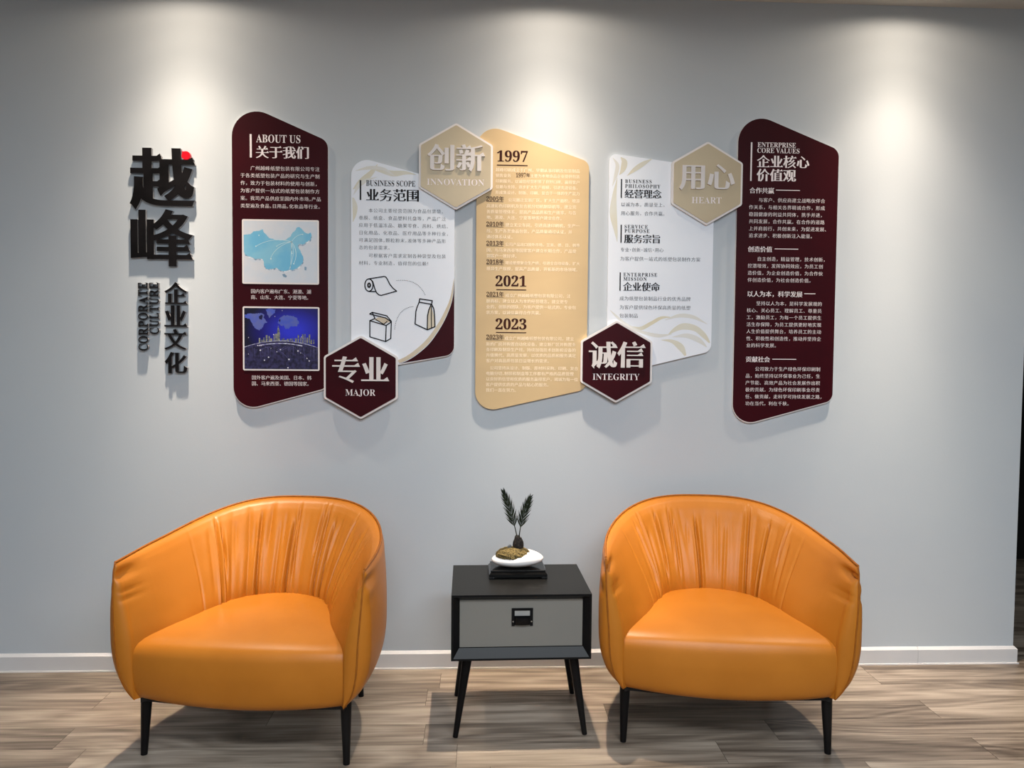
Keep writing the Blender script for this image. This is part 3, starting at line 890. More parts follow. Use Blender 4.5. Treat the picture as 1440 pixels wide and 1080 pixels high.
def night_sky():
    m = bpy.data.materials.new('night_sky_print'); m.use_nodes = True; nt = m.node_tree; N = nt.nodes; L = nt.links; b = N['Principled BSDF']; b.inputs['Roughness'].default_value = .35
    tc = N.new('ShaderNodeTexCoord'); mp = N.new('ShaderNodeMapping'); mp.vector_type = 'TEXTURE'
    c = Vector((p2.p(.66, .36)[0], p2.y, p2.p(.66, .36)[1])) - Vector(rootA.location)
    mp.inputs['Location'].default_value = c; mp.inputs['Scale'].default_value = (.19, 1, .135)
    g = N.new('ShaderNodeTexGradient'); g.gradient_type = 'SPHERICAL'
    L.new(tc.outputs['Object'], mp.inputs[0]); L.new(mp.outputs[0], g.inputs[0])
    cr = N.new('ShaderNodeValToRGB'); e = cr.color_ramp.elements; e[0].color = lin(14, 12, 40); e[1].color = lin(44, 52, 214); e[1].position = .85
    k = e.new(.35); k.color = lin(24, 18, 120)
    L.new(g.outputs[0], cr.inputs[0]); L.new(cr.outputs[0], b.inputs['Base Color']); return m


q = MB(); p2.poly(q, [(0, 0), (0, 1), (1, 1), (1, 0)], .5); p2.part(q, 'picture_ground', night_sky())
q = MB()
p2.poly(q, wiggle(cu([(95, 190), (170, 170), (250, 175), (330, 160), (385, 190), (370, 230), (400, 260), (420, 300), (380, 320), (350, 370), (310, 410), (260, 390), (220, 350), (200, 300), (170, 250), (100, 235)]), .008, 3), 1)
p2.poly(q, wiggle(cu([(400, 110), (470, 95), (540, 110), (530, 165), (490, 190), (450, 235), (430, 190)]), .008, 4), 1)
p2.poly(q, wiggle(cu([(575, 300), (600, 240), (650, 200), (720, 190), (800, 200), (860, 240), (880, 300), (850, 350), (770, 345), (740, 380), (690, 390), (660, 340), (620, 340)]), .010, 5), 1)
p2.part(q, 'sky_map', ink('sky_map', lin(72, 92, 196), lin(96, 106, 176), 30))
q = MB(); p2.poly(q, cu([(300, 215), (340, 185), (360, 200), (345, 260), (310, 250)]), 1.5); p2.poly(q, cu([(590, 265), (610, 240), (615, 275), (600, 290)]), 1.5); p2.part(q, 'map_lake', ink('map_lake', lin(18, 14, 70)))
globe = arc((92, 655), (610, 470), (1155, 655), 24)
q = MB(); p2.poly(q, cu(globe + [(1155, 965), (92, 965)]), 2); p2.part(q, 'globe', ink('globe', lin(22, 18, 50), lin(52, 48, 92), 70))
rn = random.Random(12)
q = MB()
x = 300
while x < 1100:
    w = rn.uniform(14, 34); top = 560 - rn.uniform(25, 90) * (1.3 if 400 < x < 600 or 850 < x < 1040 else .6)
    p2.poly(q, cu([(x, 600), (x, top), (x + w, top), (x + w, 600)]), 1.7); x += w + rn.uniform(2, 22)
p2.poly(q, cu([(560, 590), (565, 420), (575, 370), (582, 335), (590, 370), (600, 420), (606, 590)]), 1.8)
p2.part(q, 'skyline', ink('skyline', lin(84, 92, 110), lin(150, 150, 128), 160))
q = MB()
p2.stroke(q, cu([(x_, y_ - 2) for x_, y_ in globe]), .0022, 2.6); p2.stroke(q, cu([(x_, y_ + 30) for x_, y_ in arc((300, 600), (610, 530), (930, 600), 16)]), .0042, 2.4)
p2.part(q, 'horizon_glow', ink('horizon_ink', lin(204, 208, 232), lin(120, 116, 170), 90))
q = MB()
for x, y, r in ((285, 628, .0024), (322, 695, .0032), (335, 630, .0018), (440, 795, .003), (380, 838, .0026), (612, 685, .0026), (560, 716, .002), (735, 824, .0034), (720, 945, .0028), (865, 702, .0030), (905, 730, .0018), (995, 808, .0022),
                (1028, 845, .0028), (150, 752, .0016), (475, 670, .0014), (310, 530, .0016), (152, 515, .0018), (515, 470, .0022), (920, 500, .002), (640, 125, .0014), (535, 210, .0014)): p2.dot(q, *cu([(x, y)])[0], r, 3.4)
p2.part(q, 'light_points', ink('light_ink', lin(226, 226, 244)))
q = MB()
for k in range(26):
    x = rn.uniform(200, 1140); y = 625 + rn.uniform(0, 60); p2.stroke(q, cu([(x, y), (x, y + 40), (x, y + rn.uniform(80, 190))]), .0007, 2.9, True)
for a, c, b in (((285, 628), (420, 560), (612, 685)), ((322, 695), (500, 560), (735, 824)), ((612, 685), (760, 560), (865, 702)), ((865, 702), (960, 740), (1028, 845)), ((735, 640), (640, 700), (560, 716)), ((940, 650), (965, 720), (960, 800))):
    p2.stroke(q, cu(arc(a, c, b)), .0006, 3.1)
p2.part(q, 'network_lines', ink('network_ink', lin(118, 116, 176)))

# --- pale panel, Business scope
rootB, polyB = make_panel([(493.6, 218.0), (493.9, 524.1), (638.9, 498.3), (639.0, 258.2)], [22, 14, 14, 10], MAT['pale_board'], MAT['pvc'],
                          'pale printed wall panel headed Business Scope with three packaging icons', .003)


def wave_ribbon(m, ctr, widths, y, n=36):
    """a printed ribbon following pixels, with varying width in pixels"""
    C = np.array(ctr, float); k = np.arange(len(C)); t = np.linspace(0, len(C) - 1, n)
    X = np.stack([crom(k, C[:, 0], t), crom(k, C[:, 1], t)], 1); w = crom(k, widths, t)[:, None] / 2
    T = np.gradient(X, axis=0); T /= np.hypot(*T.T)[:, None]; N = np.stack([-T[:, 1], T[:, 0]], 1)
    A = [pt2(p, y) for p in X - N * w]; B = [pt2(p, y) for p in X + N * w]
    m.add([(x, y, z) for x, z in A] + [(x, y, z) for x, z in B], [(i, n + i, n + i + 1, i + 1) for i in range(n - 1)])


text_part(rootB, 'gold_wave', MAT['pale_gold'], lambda m: wave_ribbon(m, [(515, 234), (535, 240), (553, 244), (570, 243), (585, 245.5)], [.4, 5, 8, 5, .5], YT + 0.00031))
text_part(rootB, 'gold_wave', MAT['pale_gold'], lambda m: wave_ribbon(m, [(496.5, 278), (499, 290), (498.5, 302), (496.2, 312)], [2.5, 7, 5, .6], YT + 0.00028))
text_part(rootB, 'gold_wave', MAT['pale_gold'], lambda m: wave_ribbon(m, [(531, 231), (522, 243), (508, 256), (496.5, 266)], [.4, 7, 9, 1], YT + 0.00025))
text_part(rootB, 'faint_wave', MAT['faint_gold'], lambda m: wave_ribbon(m, [(500, 240), (520, 236), (540, 238), (556, 248)], [.4, 5, 4, .4], YT + 0.00022))
text_part(rootB, 'faint_wave', MAT['faint_gold'], lambda m: wave_ribbon(m, [(497, 274), (504, 262), (514, 254), (530, 249)], [.6, 5, 4, .4], YT + 0.00019))
arcpx = [(638.9, 393.4), (636.6, 419), (629.8, 440.3), (619, 461.6), (604, 482.9), (587, 498.2), (572, 507.6), (560.5, 511.6)]
ak = np.arange(len(arcpx)); at_ = np.linspace(0, len(arcpx) - 1, 40); AX = np.stack([crom(ak, np.array(arcpx)[:, 0], at_), crom(ak, np.array(arcpx)[:, 1], at_)], 1)
arcw = [pt2(p, YT) for p in AX]
brc = [p for p in polyB if p[0] > arcw[-1][0] and p[1] < arcw[0][1]]
brc = sorted(brc, key=lambda p: math.atan2(p[1] - (pt2((600, 460), YT)[1]), p[0] - pt2((600, 460), YT)[0]))


def corner_fill(m):
    P = np.array(arcw + brc)
    if area(P) < 0: P = P[::-1]
    V, fs = fill([P]); m.add([(x, YT, z) for x, z in V], fs)


text_part(rootB, 'maroon_corner', MAT['maroon'], corner_fill, 'maroon curved corner')
text_part(rootB, 'gold_band', MAT['band_gold'], lambda m: wave_ribbon(m, [(638.4, 392), (634.6, 419), (627, 439.6), (616, 460), (601, 480.5), (584.5, 495.3), (571, 504.2), (560.5, 508.6)], [.4, 3, 4.6, 5.4, 6, 6, 5.4, 4.5], YT - .0002), 'pale gold curved band')
text_part(rootB, 'heading_bar', MAT['black_ink'], lambda m: bar(m, 505.8, 253.3, 508.0, 281.2, YT - .0004))
text_part(rootB, 'heading_text', MAT['black_ink'], lambda m: (latin_line(m, 'BUSINESS SCOPE', 514.8, 257.2, 584.1, 7.9, YT - .0004, ax=-.008),
          cjk_line(m, '业务范围', 514.4, 273.8, 590.0, YT - .0004, em=1.0, ax=.034, ay=-.010, serif=.12, res=4)))
YTs = YT; YT = YT - .0004
text_part(rootB, 'paragraph_text', MAT['grey_ink'], lambda m: lines(m, [
    ('　　本公司主要经营范围为食品包装袋、', 504.2, 295.6, 627.4, 18), ('卷膜、纸盒、食品塑料托盘等，产品广泛', 504.2, 306.0, 627.4, 18),
    ('应用于低温冻品、糖果零食、酱料、烘焙、', 504.2, 316.4, 634.2, 19), ('日化用品、化妆品、医疗用品等多种行业，', 504.2, 327.0, 634.2, 19),
    ('可满足固体,颗粒粉末,液体等多种产品形', 504.2, 337.4, 627.4, 18), ('态的包装需求。', 504.2, 347.8, 552.1, 7),
    ('　　可根据客户需求定制各种袋型及包装', 504.2, 359.0, 627.4, 18), ('材料，专业制造，值得您的信赖!', 504.2, 369.6, 603.5, 14.5)], em=.93, ax=-.002, ay=-.016))
YT = YTs


def stroke_px(m, pts, w, y, closed=False):
    """a drawn line with round joins, filled as one shape"""
    P = [Vector(pt2(p, y)) for p in pts]; n = len(P); r = w / 340 / 2; polys = []
    for i in range(n if closed else n - 1):
        a = P[i]; b = P[(i + 1) % n]; d = (b - a)
        if d.length < 1e-6: continue
        d.normalize(); nn = Vector((-d.y, d.x)) * r
        polys.append(np.array([(a - nn)[:], (b - nn)[:], (b + nn)[:], (a + nn)[:]]))
    for p in P: polys.append(np.array([(p.x + r * math.cos(2 * math.pi * k / 8 + .1), p.y + r * math.sin(2 * math.pi * k / 8 + .1)) for k in range(8)]))
    o = np.array(P[0][:])
    V, fs = fill([(q - o) * 100 for q in polys])
    V = V / 100 + o
    m.add([(x, y, z) for x, z in V], fs)


def C5(L): return [(440 + x * .21298, 370 + y * .21298) for x, y in L]


def ell(cx, cy, rx, ry, n=22, a0=0, a1=2 * math.pi): return [(cx + rx * math.cos(a0 + (a1 - a0) * k / n), cy + ry * math.sin(a0 + (a1 - a0) * k / n)) for k in range(n + 1)]


yi = YT - .0004
text_part(rootB, 'film_roll_icon', MAT['black_ink'], lambda m: (stroke_px(m, C5(ell(370, 145, 27, 41)), 1.5, yi), stroke_px(m, C5(ell(371, 146, 8, 13, 12)), 2.2, yi),
          stroke_px(m, C5([(370, 104), (470, 88), (482, 92), (492, 108), (508, 140), (528, 165), (553, 185), (452, 213), (436, 210), (420, 195), (410, 172), (402, 145), (395, 122), (380, 106)]), 1.5, yi),
          stroke_px(m, C5([(372, 187), (412, 188)]), 1.5, yi)))


def polyfill_px(m, pts, y):
    P = np.array([pt2(p, y) for p in pts])
    if area(P) < 0: P = P[::-1]
    V, fs = fill([P]); m.add([(x, y, z) for x, z in V], fs)


text_part(rootB, 'bag_icon_shade', MAT['band_gold'], lambda m: (polyfill_px(m, C5([(780, 275), (757, 350), (757, 438), (806, 420), (800, 350)]), yi + .0002), polyfill_px(m, C5([(405, 372), (470, 405), (512, 385), (490, 362), (430, 358)]), yi + .0002)))
text_part(rootB, 'bag_icon', MAT['black_ink'], lambda m: (stroke_px(m, C5([(705, 236), (788, 248), (784, 272), (702, 258)]), 1.6, yi, True),
          stroke_px(m, C5([(702, 258), (688, 290), (680, 320), (675, 402), (755, 440), (757, 350), (765, 310), (780, 275)]), 1.6, yi), stroke_px(m, C5([(784, 272), (798, 300), (803, 340), (806, 420), (757, 440)]), 1.6, yi),
          stroke_px(m, C5([(784, 285), (782, 340), (783, 425)]), 1.3, yi)))
text_part(rootB, 'box_icon', MAT['black_ink'], lambda m: (stroke_px(m, C5([(376, 380), (484, 412), (480, 518), (376, 487)]), 1.5, yi, True), stroke_px(m, C5([(484, 412), (518, 388), (514, 498), (480, 518)]), 1.5, yi, True),
          stroke_px(m, C5([(376, 380), (410, 366), (392, 325), (375, 336), (480, 362), (518, 388)]), 1.5, yi), stroke_px(m, C5([(392, 325), (488, 348), (518, 385)]), 1.5, yi), stroke_px(m, C5([(415, 372), (468, 404), (490, 384)]), 1.2, yi)))


def dotted(m, a, c, b, n=22):
    for p in arc(a, c, b, n): q_ = C5([p])[0]; stroke_px(m, [(q_[0] - .25, q_[1]), (q_[0] + .25, q_[1])], .8, yi)


text_part(rootB, 'dotted_arc', MAT['grey_ink'], lambda m: (dotted(m, (555, 115), (690, 100), (740, 208)), dotted(m, (660, 287), (555, 300), (540, 435))))

# --- golden panel with the years
rootC, polyC = make_panel([(669.5, 169.5), (669.2, 581.8), (825.6, 547.6), (827.6, 228.0)], [26, 25, 14, 13], MAT['gold'], MAT['gold'],
                          'golden printed wall panel listing years from 1997 to 2023')
text_part(rootC, 'year_heading', MAT['brown_ink'], lambda m: (latin_line(m, '1997', 698.8, 219.4, 742.4, 15.0, YT, ax=.014), bar(m, 698.8, 231.8, 742, 233.2, YT)))
text_part(rootC, 'year_heading', MAT['brown_ink'], lambda m: (latin_line(m, '2021', 696.8, 395.1, 740.2, 14.6, YT, ax=.014), bar(m, 698.0, 406.9, 740, 408.1, YT)))
text_part(rootC, 'year_heading', MAT['brown_ink'], lambda m: (latin_line(m, '2023', 696.8, 455.6, 740.4, 14.6, YT, ax=.014), bar(m, 697.4, 467.0, 740, 468.2, YT)))


def year(m, s, x0, y, x1, under=True):
    xm = x0 + (x1 - x0) * .70
    latin_line(m, s, x0, y, xm, 6.0, YT); cjk_line(m, '年', xm + .3, y, x1, YT, em=1.05, ax=.015, ay=.0)
    if under: bar(m, x0, y + 3.9, x1 - .6, y + 4.4, YT)


text_part(rootC, 'year_note', MAT['brown_ink'], lambda m: year(m, '1997', 725.5, 246.2, 745.5, False))
for s, y in (('2005', 279.4), ('2010', 314.8), ('2013', 341.8), ('2018', 368.0), ('2021', 413.6), ('2023', 473.8)):
    text_part(rootC, 'year_note', MAT['brown_ink'], lambda m: year(m, s, 684.0, y, 708.6))
CP = 5.75
HIST = [
    (697.0, 238.5, '越峰印刷成立于广州，早期从事印刷及包装制品'), (697.0, 246.4, '销售业务　　　　，主要为本地食品企业提供包装'), (697.0, 254.4, '印刷服务，以诚信经营积累了良好口碑，赢得客户'),
    (697.0, 262.4, '信赖与支持，逐步扩大生产规模，引进先进设备，'), (696.6, 270.4, '形成集设计、制版、印刷、复合于一体的生产能力'),
    (714.5, 281.0, '公司搬迁至新厂区，扩大生产面积，增添'), (684.0, 289.2, '高速彩色印刷机及复合机分切机制袋机等，建立完'), (684.0, 297.4, '善质量管理体系，提高产品品质和生产效率，与各'),
    (684.0, 305.4, '地、港澳、大连、宁夏等地客户建立合作。'),
    (710.5, 316.2, '建立无尘车间，引进高速印刷机，生产一'), (684.0, 324.5, '线，生产各类食品包装，产品质量通过认证，并'), (684.0, 332.6, '通过体系认证。'),
    (710.5, 343.6, '公司产品出口国外市场，至美、德、日、韩等'), (684.0, 351.6, '国，与马来西亚等国家客户建立长期合作，产品受'), (684.0, 359.6, '到客户一致好评。'),
    (710.5, 369.4, '增设纸塑复合生产线，引进全自动设备，扩大'), (684.0, 377.6, '纸袋生产规模，提高产品质量，开拓新的市场领域。'),
    (710.5, 415.4, '成立广州越峰纸塑包装有限公司，注'), (683.6, 423.2, '册商标，建立以人为本的经营理念，建立更专'), (683.6, 431.2, '业的，创新的团队，为客户提供一站式的，专业包'), (683.4, 439.2, '装方案，以诚信赢得合作共赢。'),
    (709.5, 475.6, '成立广州越峰纸塑包装有限公司，建立'), (683.4, 483.6, '新的厂房并购置自动化设备，建立新厂区并购置多'), (683.4, 491.4, '条印刷及制袋生产线，持续加强技术创新和设备的'),
    (683.4, 499.2, '升级换代，高质量发展，以优质的品质和服务满足'), (683.4, 507.0, '客户对高品质包装日益增长的需求。'),
    (683.2, 517.2, '　公司坚持从设计、制版、原材料采购、印刷、复合'), (683.2, 525.0, '电脑分切,制袋和制盒等工序都有严格的品质管理'), (683.2, 532.8, '以良好的信誉和优质的服务赢得客户，竭诚为每一位'),
    (683.0, 540.6, '客户提供优质的产品与贴心的服务。'), (683.0, 548.4, '我们一直在努力。')]


def hist(m):
    for x, y, s in HIST:
        n = sum(.5 if c in ',!' else 1 for c in s); x1 = x + n * CP
        if x1 > 812: x1 = 815.5 if y < 470 else 813
        cjk_line(m, s, x, y, x1, YT, em=1.0, ax=.008, ay=-.004)


text_part(rootC, 'history_text', MAT['cream_ink'], hist)

# --- pale panel, philosophy, purpose and mission
rootD, polyD = make_panel([(857.0, 215.5), (853.2, 529.0), (1001.0, 494.0), (1004.0, 236.5)], [9, 12, 13, 8], MAT['pale_board'], MAT['pale_board'],
                          'pale printed wall panel headed Business Philosophy with golden waves')
text_part(rootD, 'gold_wave', MAT['pale_gold'], lambda m: wave_ribbon(m, [(917, 223.5), (905, 230), (893, 238), (882, 247)], [.6, 6, 6, .5], YT + 0.00016))
text_part(rootD, 'gold_wave', MAT['pale_gold'], lambda m: wave_ribbon(m, [(873, 221), (878, 228), (876, 238), (871, 246)], [1, 8, 7, .5], YT + 0.00013))
text_part(rootD, 'gold_wave', MAT['pale_gold'], lambda m: wave_ribbon(m, [(868, 250), (864, 275), (862.5, 300), (866, 325), (868, 340)], [.5, 6, 10, 5, .6], YT + 0.00010))
text_part(rootD, 'gold_wave', MAT['pale_gold'], lambda m: wave_ribbon(m, [(938, 472), (950, 463), (962, 459), (978, 462), (990, 472), (998, 482)], [.5, 6, 9, 8, 7, 2], YT + 0.00034))
text_part(rootD, 'gold_wave', MAT['pale_gold'], lambda m: wave_ribbon(m, [(930, 478), (945, 480), (957, 488), (964, 500)], [.5, 5, 9, 3], YT + 0.00031))
text_part(rootD, 'gold_wave', MAT['pale_gold'], lambda m: wave_ribbon(m, [(882, 458), (900, 462), (915, 455), (930, 447), (945, 446)], [.5, 5, 5, 4, .4], YT + 0.00028))
text_part(rootD, 'faint_wave', MAT['faint_gold'], lambda m: wave_ribbon(m, [(858, 436), (866, 444), (880, 456), (900, 466), (925, 472), (945, 470)], [.4, 3, 4, 4, 5, .4], YT + 0.00025))
text_part(rootD, 'faint_wave', MAT['faint_gold'], lambda m: wave_ribbon(m, [(935, 450), (955, 444), (975, 446), (995, 456)], [.4, 5, 5, .4], YT + 0.00022))
text_part(rootD, 'faint_wave', MAT['faint_gold'], lambda m: wave_ribbon(m, [(945, 474), (965, 472), (982, 478), (994, 488)], [.4, 6, 7, 1], YT + 0.00019))
text_part(rootD, 'faint_wave', MAT['faint_gold'], lambda m: wave_ribbon(m, [(862, 222), (868, 232), (866, 246), (861, 262)], [.4, 5, 5, .4], YT + 0.00016))
YTs = YT; YT = YT - .0003
for bx0, by0, by1, la, zh, zx0, zx1, zy in (
        (873.0, 251.7, 278.2, (('BUSINESS', 879.1, 254.7, 916.4), ('PHILOSOPHY', 879.0, 261.5, 928.6)), '经营理念', 878.3, 930.6, 272.3),
        (872.6, 316.0, 341.3, (('SERVICE', 878.3, 318.5, 910.9), ('PURPOSE', 878.3, 324.5, 913.3)), '服务宗旨', 877.6, 929.4, 335.5),
        (871.2, 383.0, 408.8, (('ENTERPRISE', 876.8, 385.9, 924.1), ('MISSION', 876.8, 392.0, 909.3)), '企业使命', 876.0, 928.2, 402.9)):
    text_part(rootD, 'heading_bar', MAT['black_ink'], lambda m: bar(m, bx0, by0, bx0 + 1.7, by1, YT))
    text_part(rootD, 'heading_text', MAT['black_ink'], lambda m: ([latin_line(m, s, x0, y, x1, 5.0, YT, track=1.25) for s, x0, y, x1 in la], cjk_line(m, zh, zx0, zy, zx1, YT, em=1.0, ax=.032, ay=-.006, serif=.11, res=3)))
for rows in ([('以诚为本，质量至上，', 873.0, 287.3, 938.6, 10), ('用心服务，合作共赢。', 873.0, 299.6, 938.6, 10)],
             [('专业·创新·诚信·用心', 872.2, 350.9, 933.4, 9.5), ('为客户提供一站式的纸塑包装制作方案', 871.8, 363.6, 985.2, 17)],
             [('成为纸塑包装制品行业的优秀品牌', 871.0, 419.5, 971.4, 15), ('为客户提供绿色环保高质量的纸塑', 871.0, 431.9, 971.2, 15), ('包装制品', 870.8, 443.8, 897.4, 4)]):
    text_part(rootD, 'paragraph_text', MAT['grey_ink'], lambda m: lines(m, rows, em=.97, ax=.0, ay=-.014))
YT = YTs

# --- maroon panel, Enterprise core values
rootE, polyE = make_panel([(1038.6, 150.2), (1030.6, 601.6), (1169.9, 563.2), (1180.4, 211.0)], [33, 26, 13, 15], MAT['maroon'], MAT['pvc'],
                          'maroon printed wall panel headed Enterprise Core Values filled with text', .004)
text_part(rootE, 'heading_bar', MAT['white_print'], lambda m: bar(m, 1055.4, 200.0, 1057.5, 254.4, YT))
text_part(rootE, 'heading_text', MAT['white_print'], lambda m: (latin_line(m, 'ENTERPRISE', 1065.4, 203.3, 1119.3, 6.8, YT), latin_line(m, 'CORE VALUES', 1065.0, 211.3, 1124.4, 6.8, YT),
          cjk_line(m, '企业核心', 1064.2, 226.8, 1138.4, YT, em=1.0, ax=.034, ay=-.010, serif=.12, res=4), cjk_line(m, '价值观', 1063.8, 245.9, 1119.6, YT, em=1.0, ax=.034, ay=-.010, serif=.12, res=4)))
for hd, x0, y, x1, lx0, lx1, rows in (
        ('合作共赢', 1053.8, 267.6, 1088.8, 1091.2, 1124.8, [('　　与客户、供应商建立战略伙伴合', 1053.0, 280.9, 1160.6, 16), ('作关系，与相关各界精诚合作，形成', 1053.0, 291.1, 1160.4, 16), ('稳固健康的利益共同体，携手并进，', 1052.9, 301.1, 1160.2, 16),
                                     ('共同发展，合作共赢。在合作的道路', 1052.8, 311.1, 1159.8, 16), ('上并肩前行，共创未来，为促进发展、', 1052.7, 321.1, 1166.0, 17), ('追求进步、积极创新注入能量。', 1052.6, 331.0, 1146.2, 14)]),
        ('创造价值', 1051.6, 350.2, 1086.0, 1089.4, 1122.6, [('　　自主创造，精益管理，技术创新，', 1051.3, 363.8, 1164.0, 17), ('挖潜增效，发挥协同效应，为员工创', 1051.2, 373.6, 1157.6, 16), ('造价值，为企业创造价值，为合作伙', 1051.1, 383.6, 1157.4, 16), ('伴创造价值，为社会创造价值。', 1051.0, 393.5, 1144.0, 14)]),
        ('以人为本，科学发展', 1050.4, 413.1, 1128.6, 1130.9, 1146.7, [('　　坚持以人为本，是科学发展观的', 1049.9, 426.4, 1156.2, 16), ('核心、关心员工、理解员工、尊重员', 1049.8, 436.3, 1155.8, 16), ('工，激励员工，为每一个员工提供生', 1049.6, 446.1, 1155.5, 16), ('活生存保障，为员工提供更好地实现', 1049.4, 456.0, 1155.2, 16),
                                              ('人生价值提供舞台，培养员工的主动', 1049.3, 465.8, 1155.0, 16), ('性、积极性和创造性，推动并坚持企', 1049.2, 475.8, 1154.8, 16), ('业的科学发展。', 1049.1, 485.5, 1095.4, 7)]),
        ('贡献社会', 1048.4, 505.2, 1082.8, 1086.0, 1119.7, [('　　公司致力于生产绿色环保印刷制', 1048.3, 518.6, 1153.8, 16), ('品，始终坚持以环保事业为己任，生', 1048.2, 528.4, 1153.6, 16), ('产节能、高效产品为社会发展作出积', 1048.0, 538.1, 1153.4, 16), ('极的贡献。为绿色环保印刷事业尽责', 1047.9, 547.8, 1153.1, 16),
                                     ('任、做贡献，走科学可持续发展之路，', 1047.8, 557.5, 1159.4, 17), ('功在当代，利在千秋。', 1047.7, 567.2, 1113.2, 10)])):
    text_part(rootE, 'subheading_text', MAT['white_print'], lambda m: (cjk_line(m, hd, x0, y, x1, YT, em=1.0, ax=.022, ay=-.004, serif=.09, res=3), bar(m, lx0, y - .5, lx1, y + .5, YT)))
    text_part(rootE, 'paragraph_text', MAT['white_print'], lambda m: lines(m, rows, em=.96, ax=.002, ay=-.010))


# ------------------------------------------------------------------ hexagon plaques over the panel corners
def hexagon(cpx, wpx, tpx, bpx, face, zh, zx0, zx1, zy, en, ex0, ex1, ey, cap, txt, label):
    y0 = -PT - .0013; y1 = y0 - .010; yf = y1 - .003
    c = at(cpx[0], cpx[1], yf); hw = (at(cpx[0] + wpx / 2, cpx[1], yf)[0] - at(cpx[0] - wpx / 2, cpx[1], yf)[0]) / 2
    hz = (at(cpx[0], tpx, yf)[2] - at(cpx[0], bpx, yf)[2]) / 2; cz = (at(cpx[0], tpx, yf)[2] + at(cpx[0], bpx, yf)[2]) / 2
    def hx(k, rr):
        R = hz + .004; r = [(0, R - k * 1.155), (-(hw - k), (R - k * 1.155) * .5), (-(hw - k), -(R - k * 1.155) * .5), (0, -(R - k * 1.155)), (hw - k, -(R - k * 1.155) * .5), (hw - k, (R - k * 1.155) * .5)]
        return rounded([(c[0] + x, cz + z) for x, z in r], rr, 6)
    root = thing('hexagon_plaque', (c[0], 0, cz - hz), 0, label, 'plaque', 'hexagon plaques over the wall panels'); root['worldbuilt'] = 1
    MB().prism(hx(0, .014), y0, y1).build('white_base', MAT['pvc'], root)
    MB().prism(hx(.0082, .010), y1, yf).build('coloured_face', face, root)
    m = MB(); cjk_line(m, zh, zx0, zy, zx1, yf, em=1.0, ax=.034, ay=-.010, serif=.12, res=5, depth=.006); m.build('raised_characters', txt, root)
    m = MB(); latin_line(m, en, ex0, ey, ex1, cap, yf - E1, ax=-.012, ay=-.004, depth=0); m.build('english_word', MAT['white_print'], root)
    return root


MAT['raised'] = add_noise(principled('raised_white', lin(226, 220, 218), 0.4), 9.0, lin(220, 214, 213))
hexagon((641.2, 233.6), 104.0, 173.9, 293.5, MAT['champagne'], '创新', 600.6, 681.6, 221.4, 'INNOVATION', 600.4, 680.9, 255.4, 8.8, MAT['raised'], 'champagne hexagon plaque with the raised word for Innovation')
hexagon((507.3, 530.8), 104.0, 473.3, 588.3, MAT['maroon'], '专业', 466.6, 547.6, 519.4, 'MAJOR', 485.8, 528.0, 551.8, 9.0, MAT['raised'], 'maroon hexagon plaque lettered Major at the lower left of the row')
hexagon((867.0, 508.7), 100.6, 452.0, 565.2, MAT['maroon'], '诚信', 827.6, 907.4, 498.4, 'INTEGRITY', 833.5, 899.2, 529.6, 8.8, MAT['raised'], 'maroon hexagon plaque lettered Integrity beside the golden panel')
hexagon((994.8, 257.8), 99.6, 200.0, 315.5, MAT['champagne'], '用心', 954.4, 1033.2, 247.8, 'HEART', 972.8, 1014.6, 281.2, 8.9, MAT['raised'], 'champagne hexagon plaque lettered Heart between pale and right maroon panels')


# ------------------------------------------------------------------ black letters on the wall at left
LT = 0.017


def wall_char(ch, x0, y0, x1, y1, ax, ay, serif, label, group, red=False):
    """one mounted character filling a pixel box"""
    P = [p.copy() for p in weight(outline(ch, 7), ax, ay, serif)]
    A = np.concatenate(P); a0 = A.min(0); a1 = A.max(0)
    y = -LT
    cx = (x0 + x1) / 2; cy = (y0 + y1) / 2
    wx0 = at(x0, cy, y)[0]; wx1 = at(x1, cy, y)[0]; wz1 = at(cx, y0, y)[2]; wz0 = at(cx, y1, y)[2]
    sx = (wx1 - wx0) / (a1[0] - a0[0]); sz = (wz1 - wz0) / (a1[1] - a0[1])
    root = thing('wall_letter', ((wx0 + wx1) / 2, 0, wz0), 0, label, 'letter', group); root['worldbuilt'] = 1
    dot = []
    if red:                                            # the small stroke at top right is a red drop
        dot = [p for p in P if p[:, 0].min() > .72 and p[:, 1].min() > .6]
        P = [p for p in P if not any(p is q for q in dot)]
    def put(Q, name, mat, ya, depth):
        m = MB(); emit(m, Q, fill(Q), sx, sz, wx0 - a0[0] * sx, wz0 - a0[1] * sz, ya, depth); return m.build(name, mat, root)
    put(P, 'white_core', MAT['letter_side'], -.0002, LT - .0035); put(P, 'black_face', MAT['acrylic'], -LT + .0033, .0033)
    if red:
        t = np.linspace(0, 2 * np.pi, 26)[:-1]; cxg = a0[0] + (261.5 - x0) / (x1 - x0) * (a1[0] - a0[0]); czg = a1[1] - (218.0 - y0) / (y1 - y0) * (a1[1] - a0[1])
        rx = 6.2 / (x1 - x0) * (a1[0] - a0[0]); rz = 6.2 / (y1 - y0) * (a1[1] - a0[1])
        q = np.stack([cxg + rx * np.cos(t), czg + rz * np.sin(t)], 1)
        q = np.concatenate([q[:9], [[cxg - rx * .95, czg + rz * .95]], q[10:]])
        o = put([q], 'red_drop', MAT['red'], -.0002, LT - .0002); o['label'] = 'red drop forming the dot of the character'
    return root


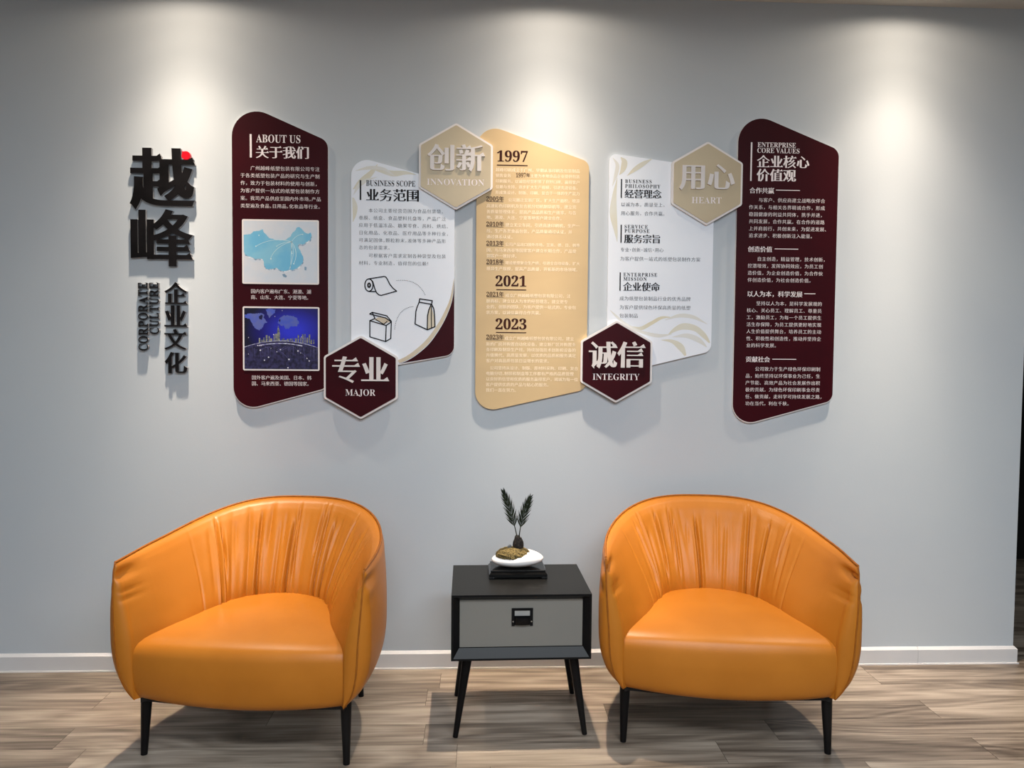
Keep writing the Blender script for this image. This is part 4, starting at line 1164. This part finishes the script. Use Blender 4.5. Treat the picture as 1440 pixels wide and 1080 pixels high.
GB = 'black characters mounted on the wall'
wall_char('越', 181.7, 207.7, 274.0, 295.0, .036, .008, .05, 'largest black wall character with a red drop, topmost on the left', GB, True)
wall_char('峰', 183.5, 294.0, 270.9, 374.3, .022, .006, .05, 'large black wall character just below the one with the red drop', GB)
wall_char('企', 231.0, 396.7, 262.7, 427.3, .034, -.006, .10, 'small black wall character topmost of the vertical row of four', GB)
wall_char('业', 231.0, 429.4, 262.7, 459.3, .034, -.006, .10, 'small black wall character second from top in the row of four', GB)
wall_char('文', 231.0, 462.5, 262.2, 491.7, .034, -.006, .10, 'small black wall character third from top in the row of four', GB)
wall_char('化', 231.5, 495.0, 262.9, 525.0, .034, -.006, .10, 'small black wall character lowest of the vertical row of four', GB)


def wall_word(word, x0, x1, y_top, y_bot):
    """capitals turned a quarter, reading upwards; each letter is mounted by itself"""
    P = [outline(bold(c), 5) for c in word]
    gap = .05
    ws = []
    for p in P:
        A = np.concatenate(p); ws.append((A[:, 0].min(), A[:, 0].max()))
    tot = sum(b - a for a, b in ws) + gap * (len(word) - 1)
    y = -LT
    cx = (x0 + x1) / 2
    zb = at(cx, y_bot, y)[2]; zt = at(cx, y_top, y)[2]; sx = (zt - zb) / tot
    xl = at(x0, (y_top + y_bot) / 2, y)[0]; xr = at(x1, (y_top + y_bot) / 2, y)[0]; sz = (xr - xl) / .69
    z = zb; n = len(word)
    ordn = ['first', 'second', 'third', 'fourth', 'fifth', 'sixth', 'seventh', 'eighth', 'ninth']
    for i, (c, p, (a, b)) in enumerate(zip(word, P, ws)):
        Q = weight(p, -.018, .004)
        root = thing('wall_letter', (cx and float((xl + xr) / 2), 0, float(z)), 0,
                     'slim black letter %s, %s from the bottom of the upright word %s' % (c, ordn[i], word.capitalize()), 'letter', 'slim black letters of the word %s' % word.capitalize())
        root['worldbuilt'] = 1
        VF = fill(Q)
        m = MB(); emit(m, Q, VF, sx, sz, xr, z - a * sx, -.0002, LT - .0035, rot=True); m.build('white_core', MAT['letter_side'], root)
        m = MB(); emit(m, Q, VF, sx, sz, xr, z - a * sx, -LT + .0033, .0033, rot=True); m.build('black_face', MAT['acrylic'], root)
        z += (b - a + gap) * sx


wall_word('CORPORATE', 194.3, 207.3, 396.7, 493.3)
wall_word('CULTURE', 210.0, 222.7, 396.7, 470.0)

for o in bpy.data.objects:
    if 'worldbuilt' in o: del o['worldbuilt']
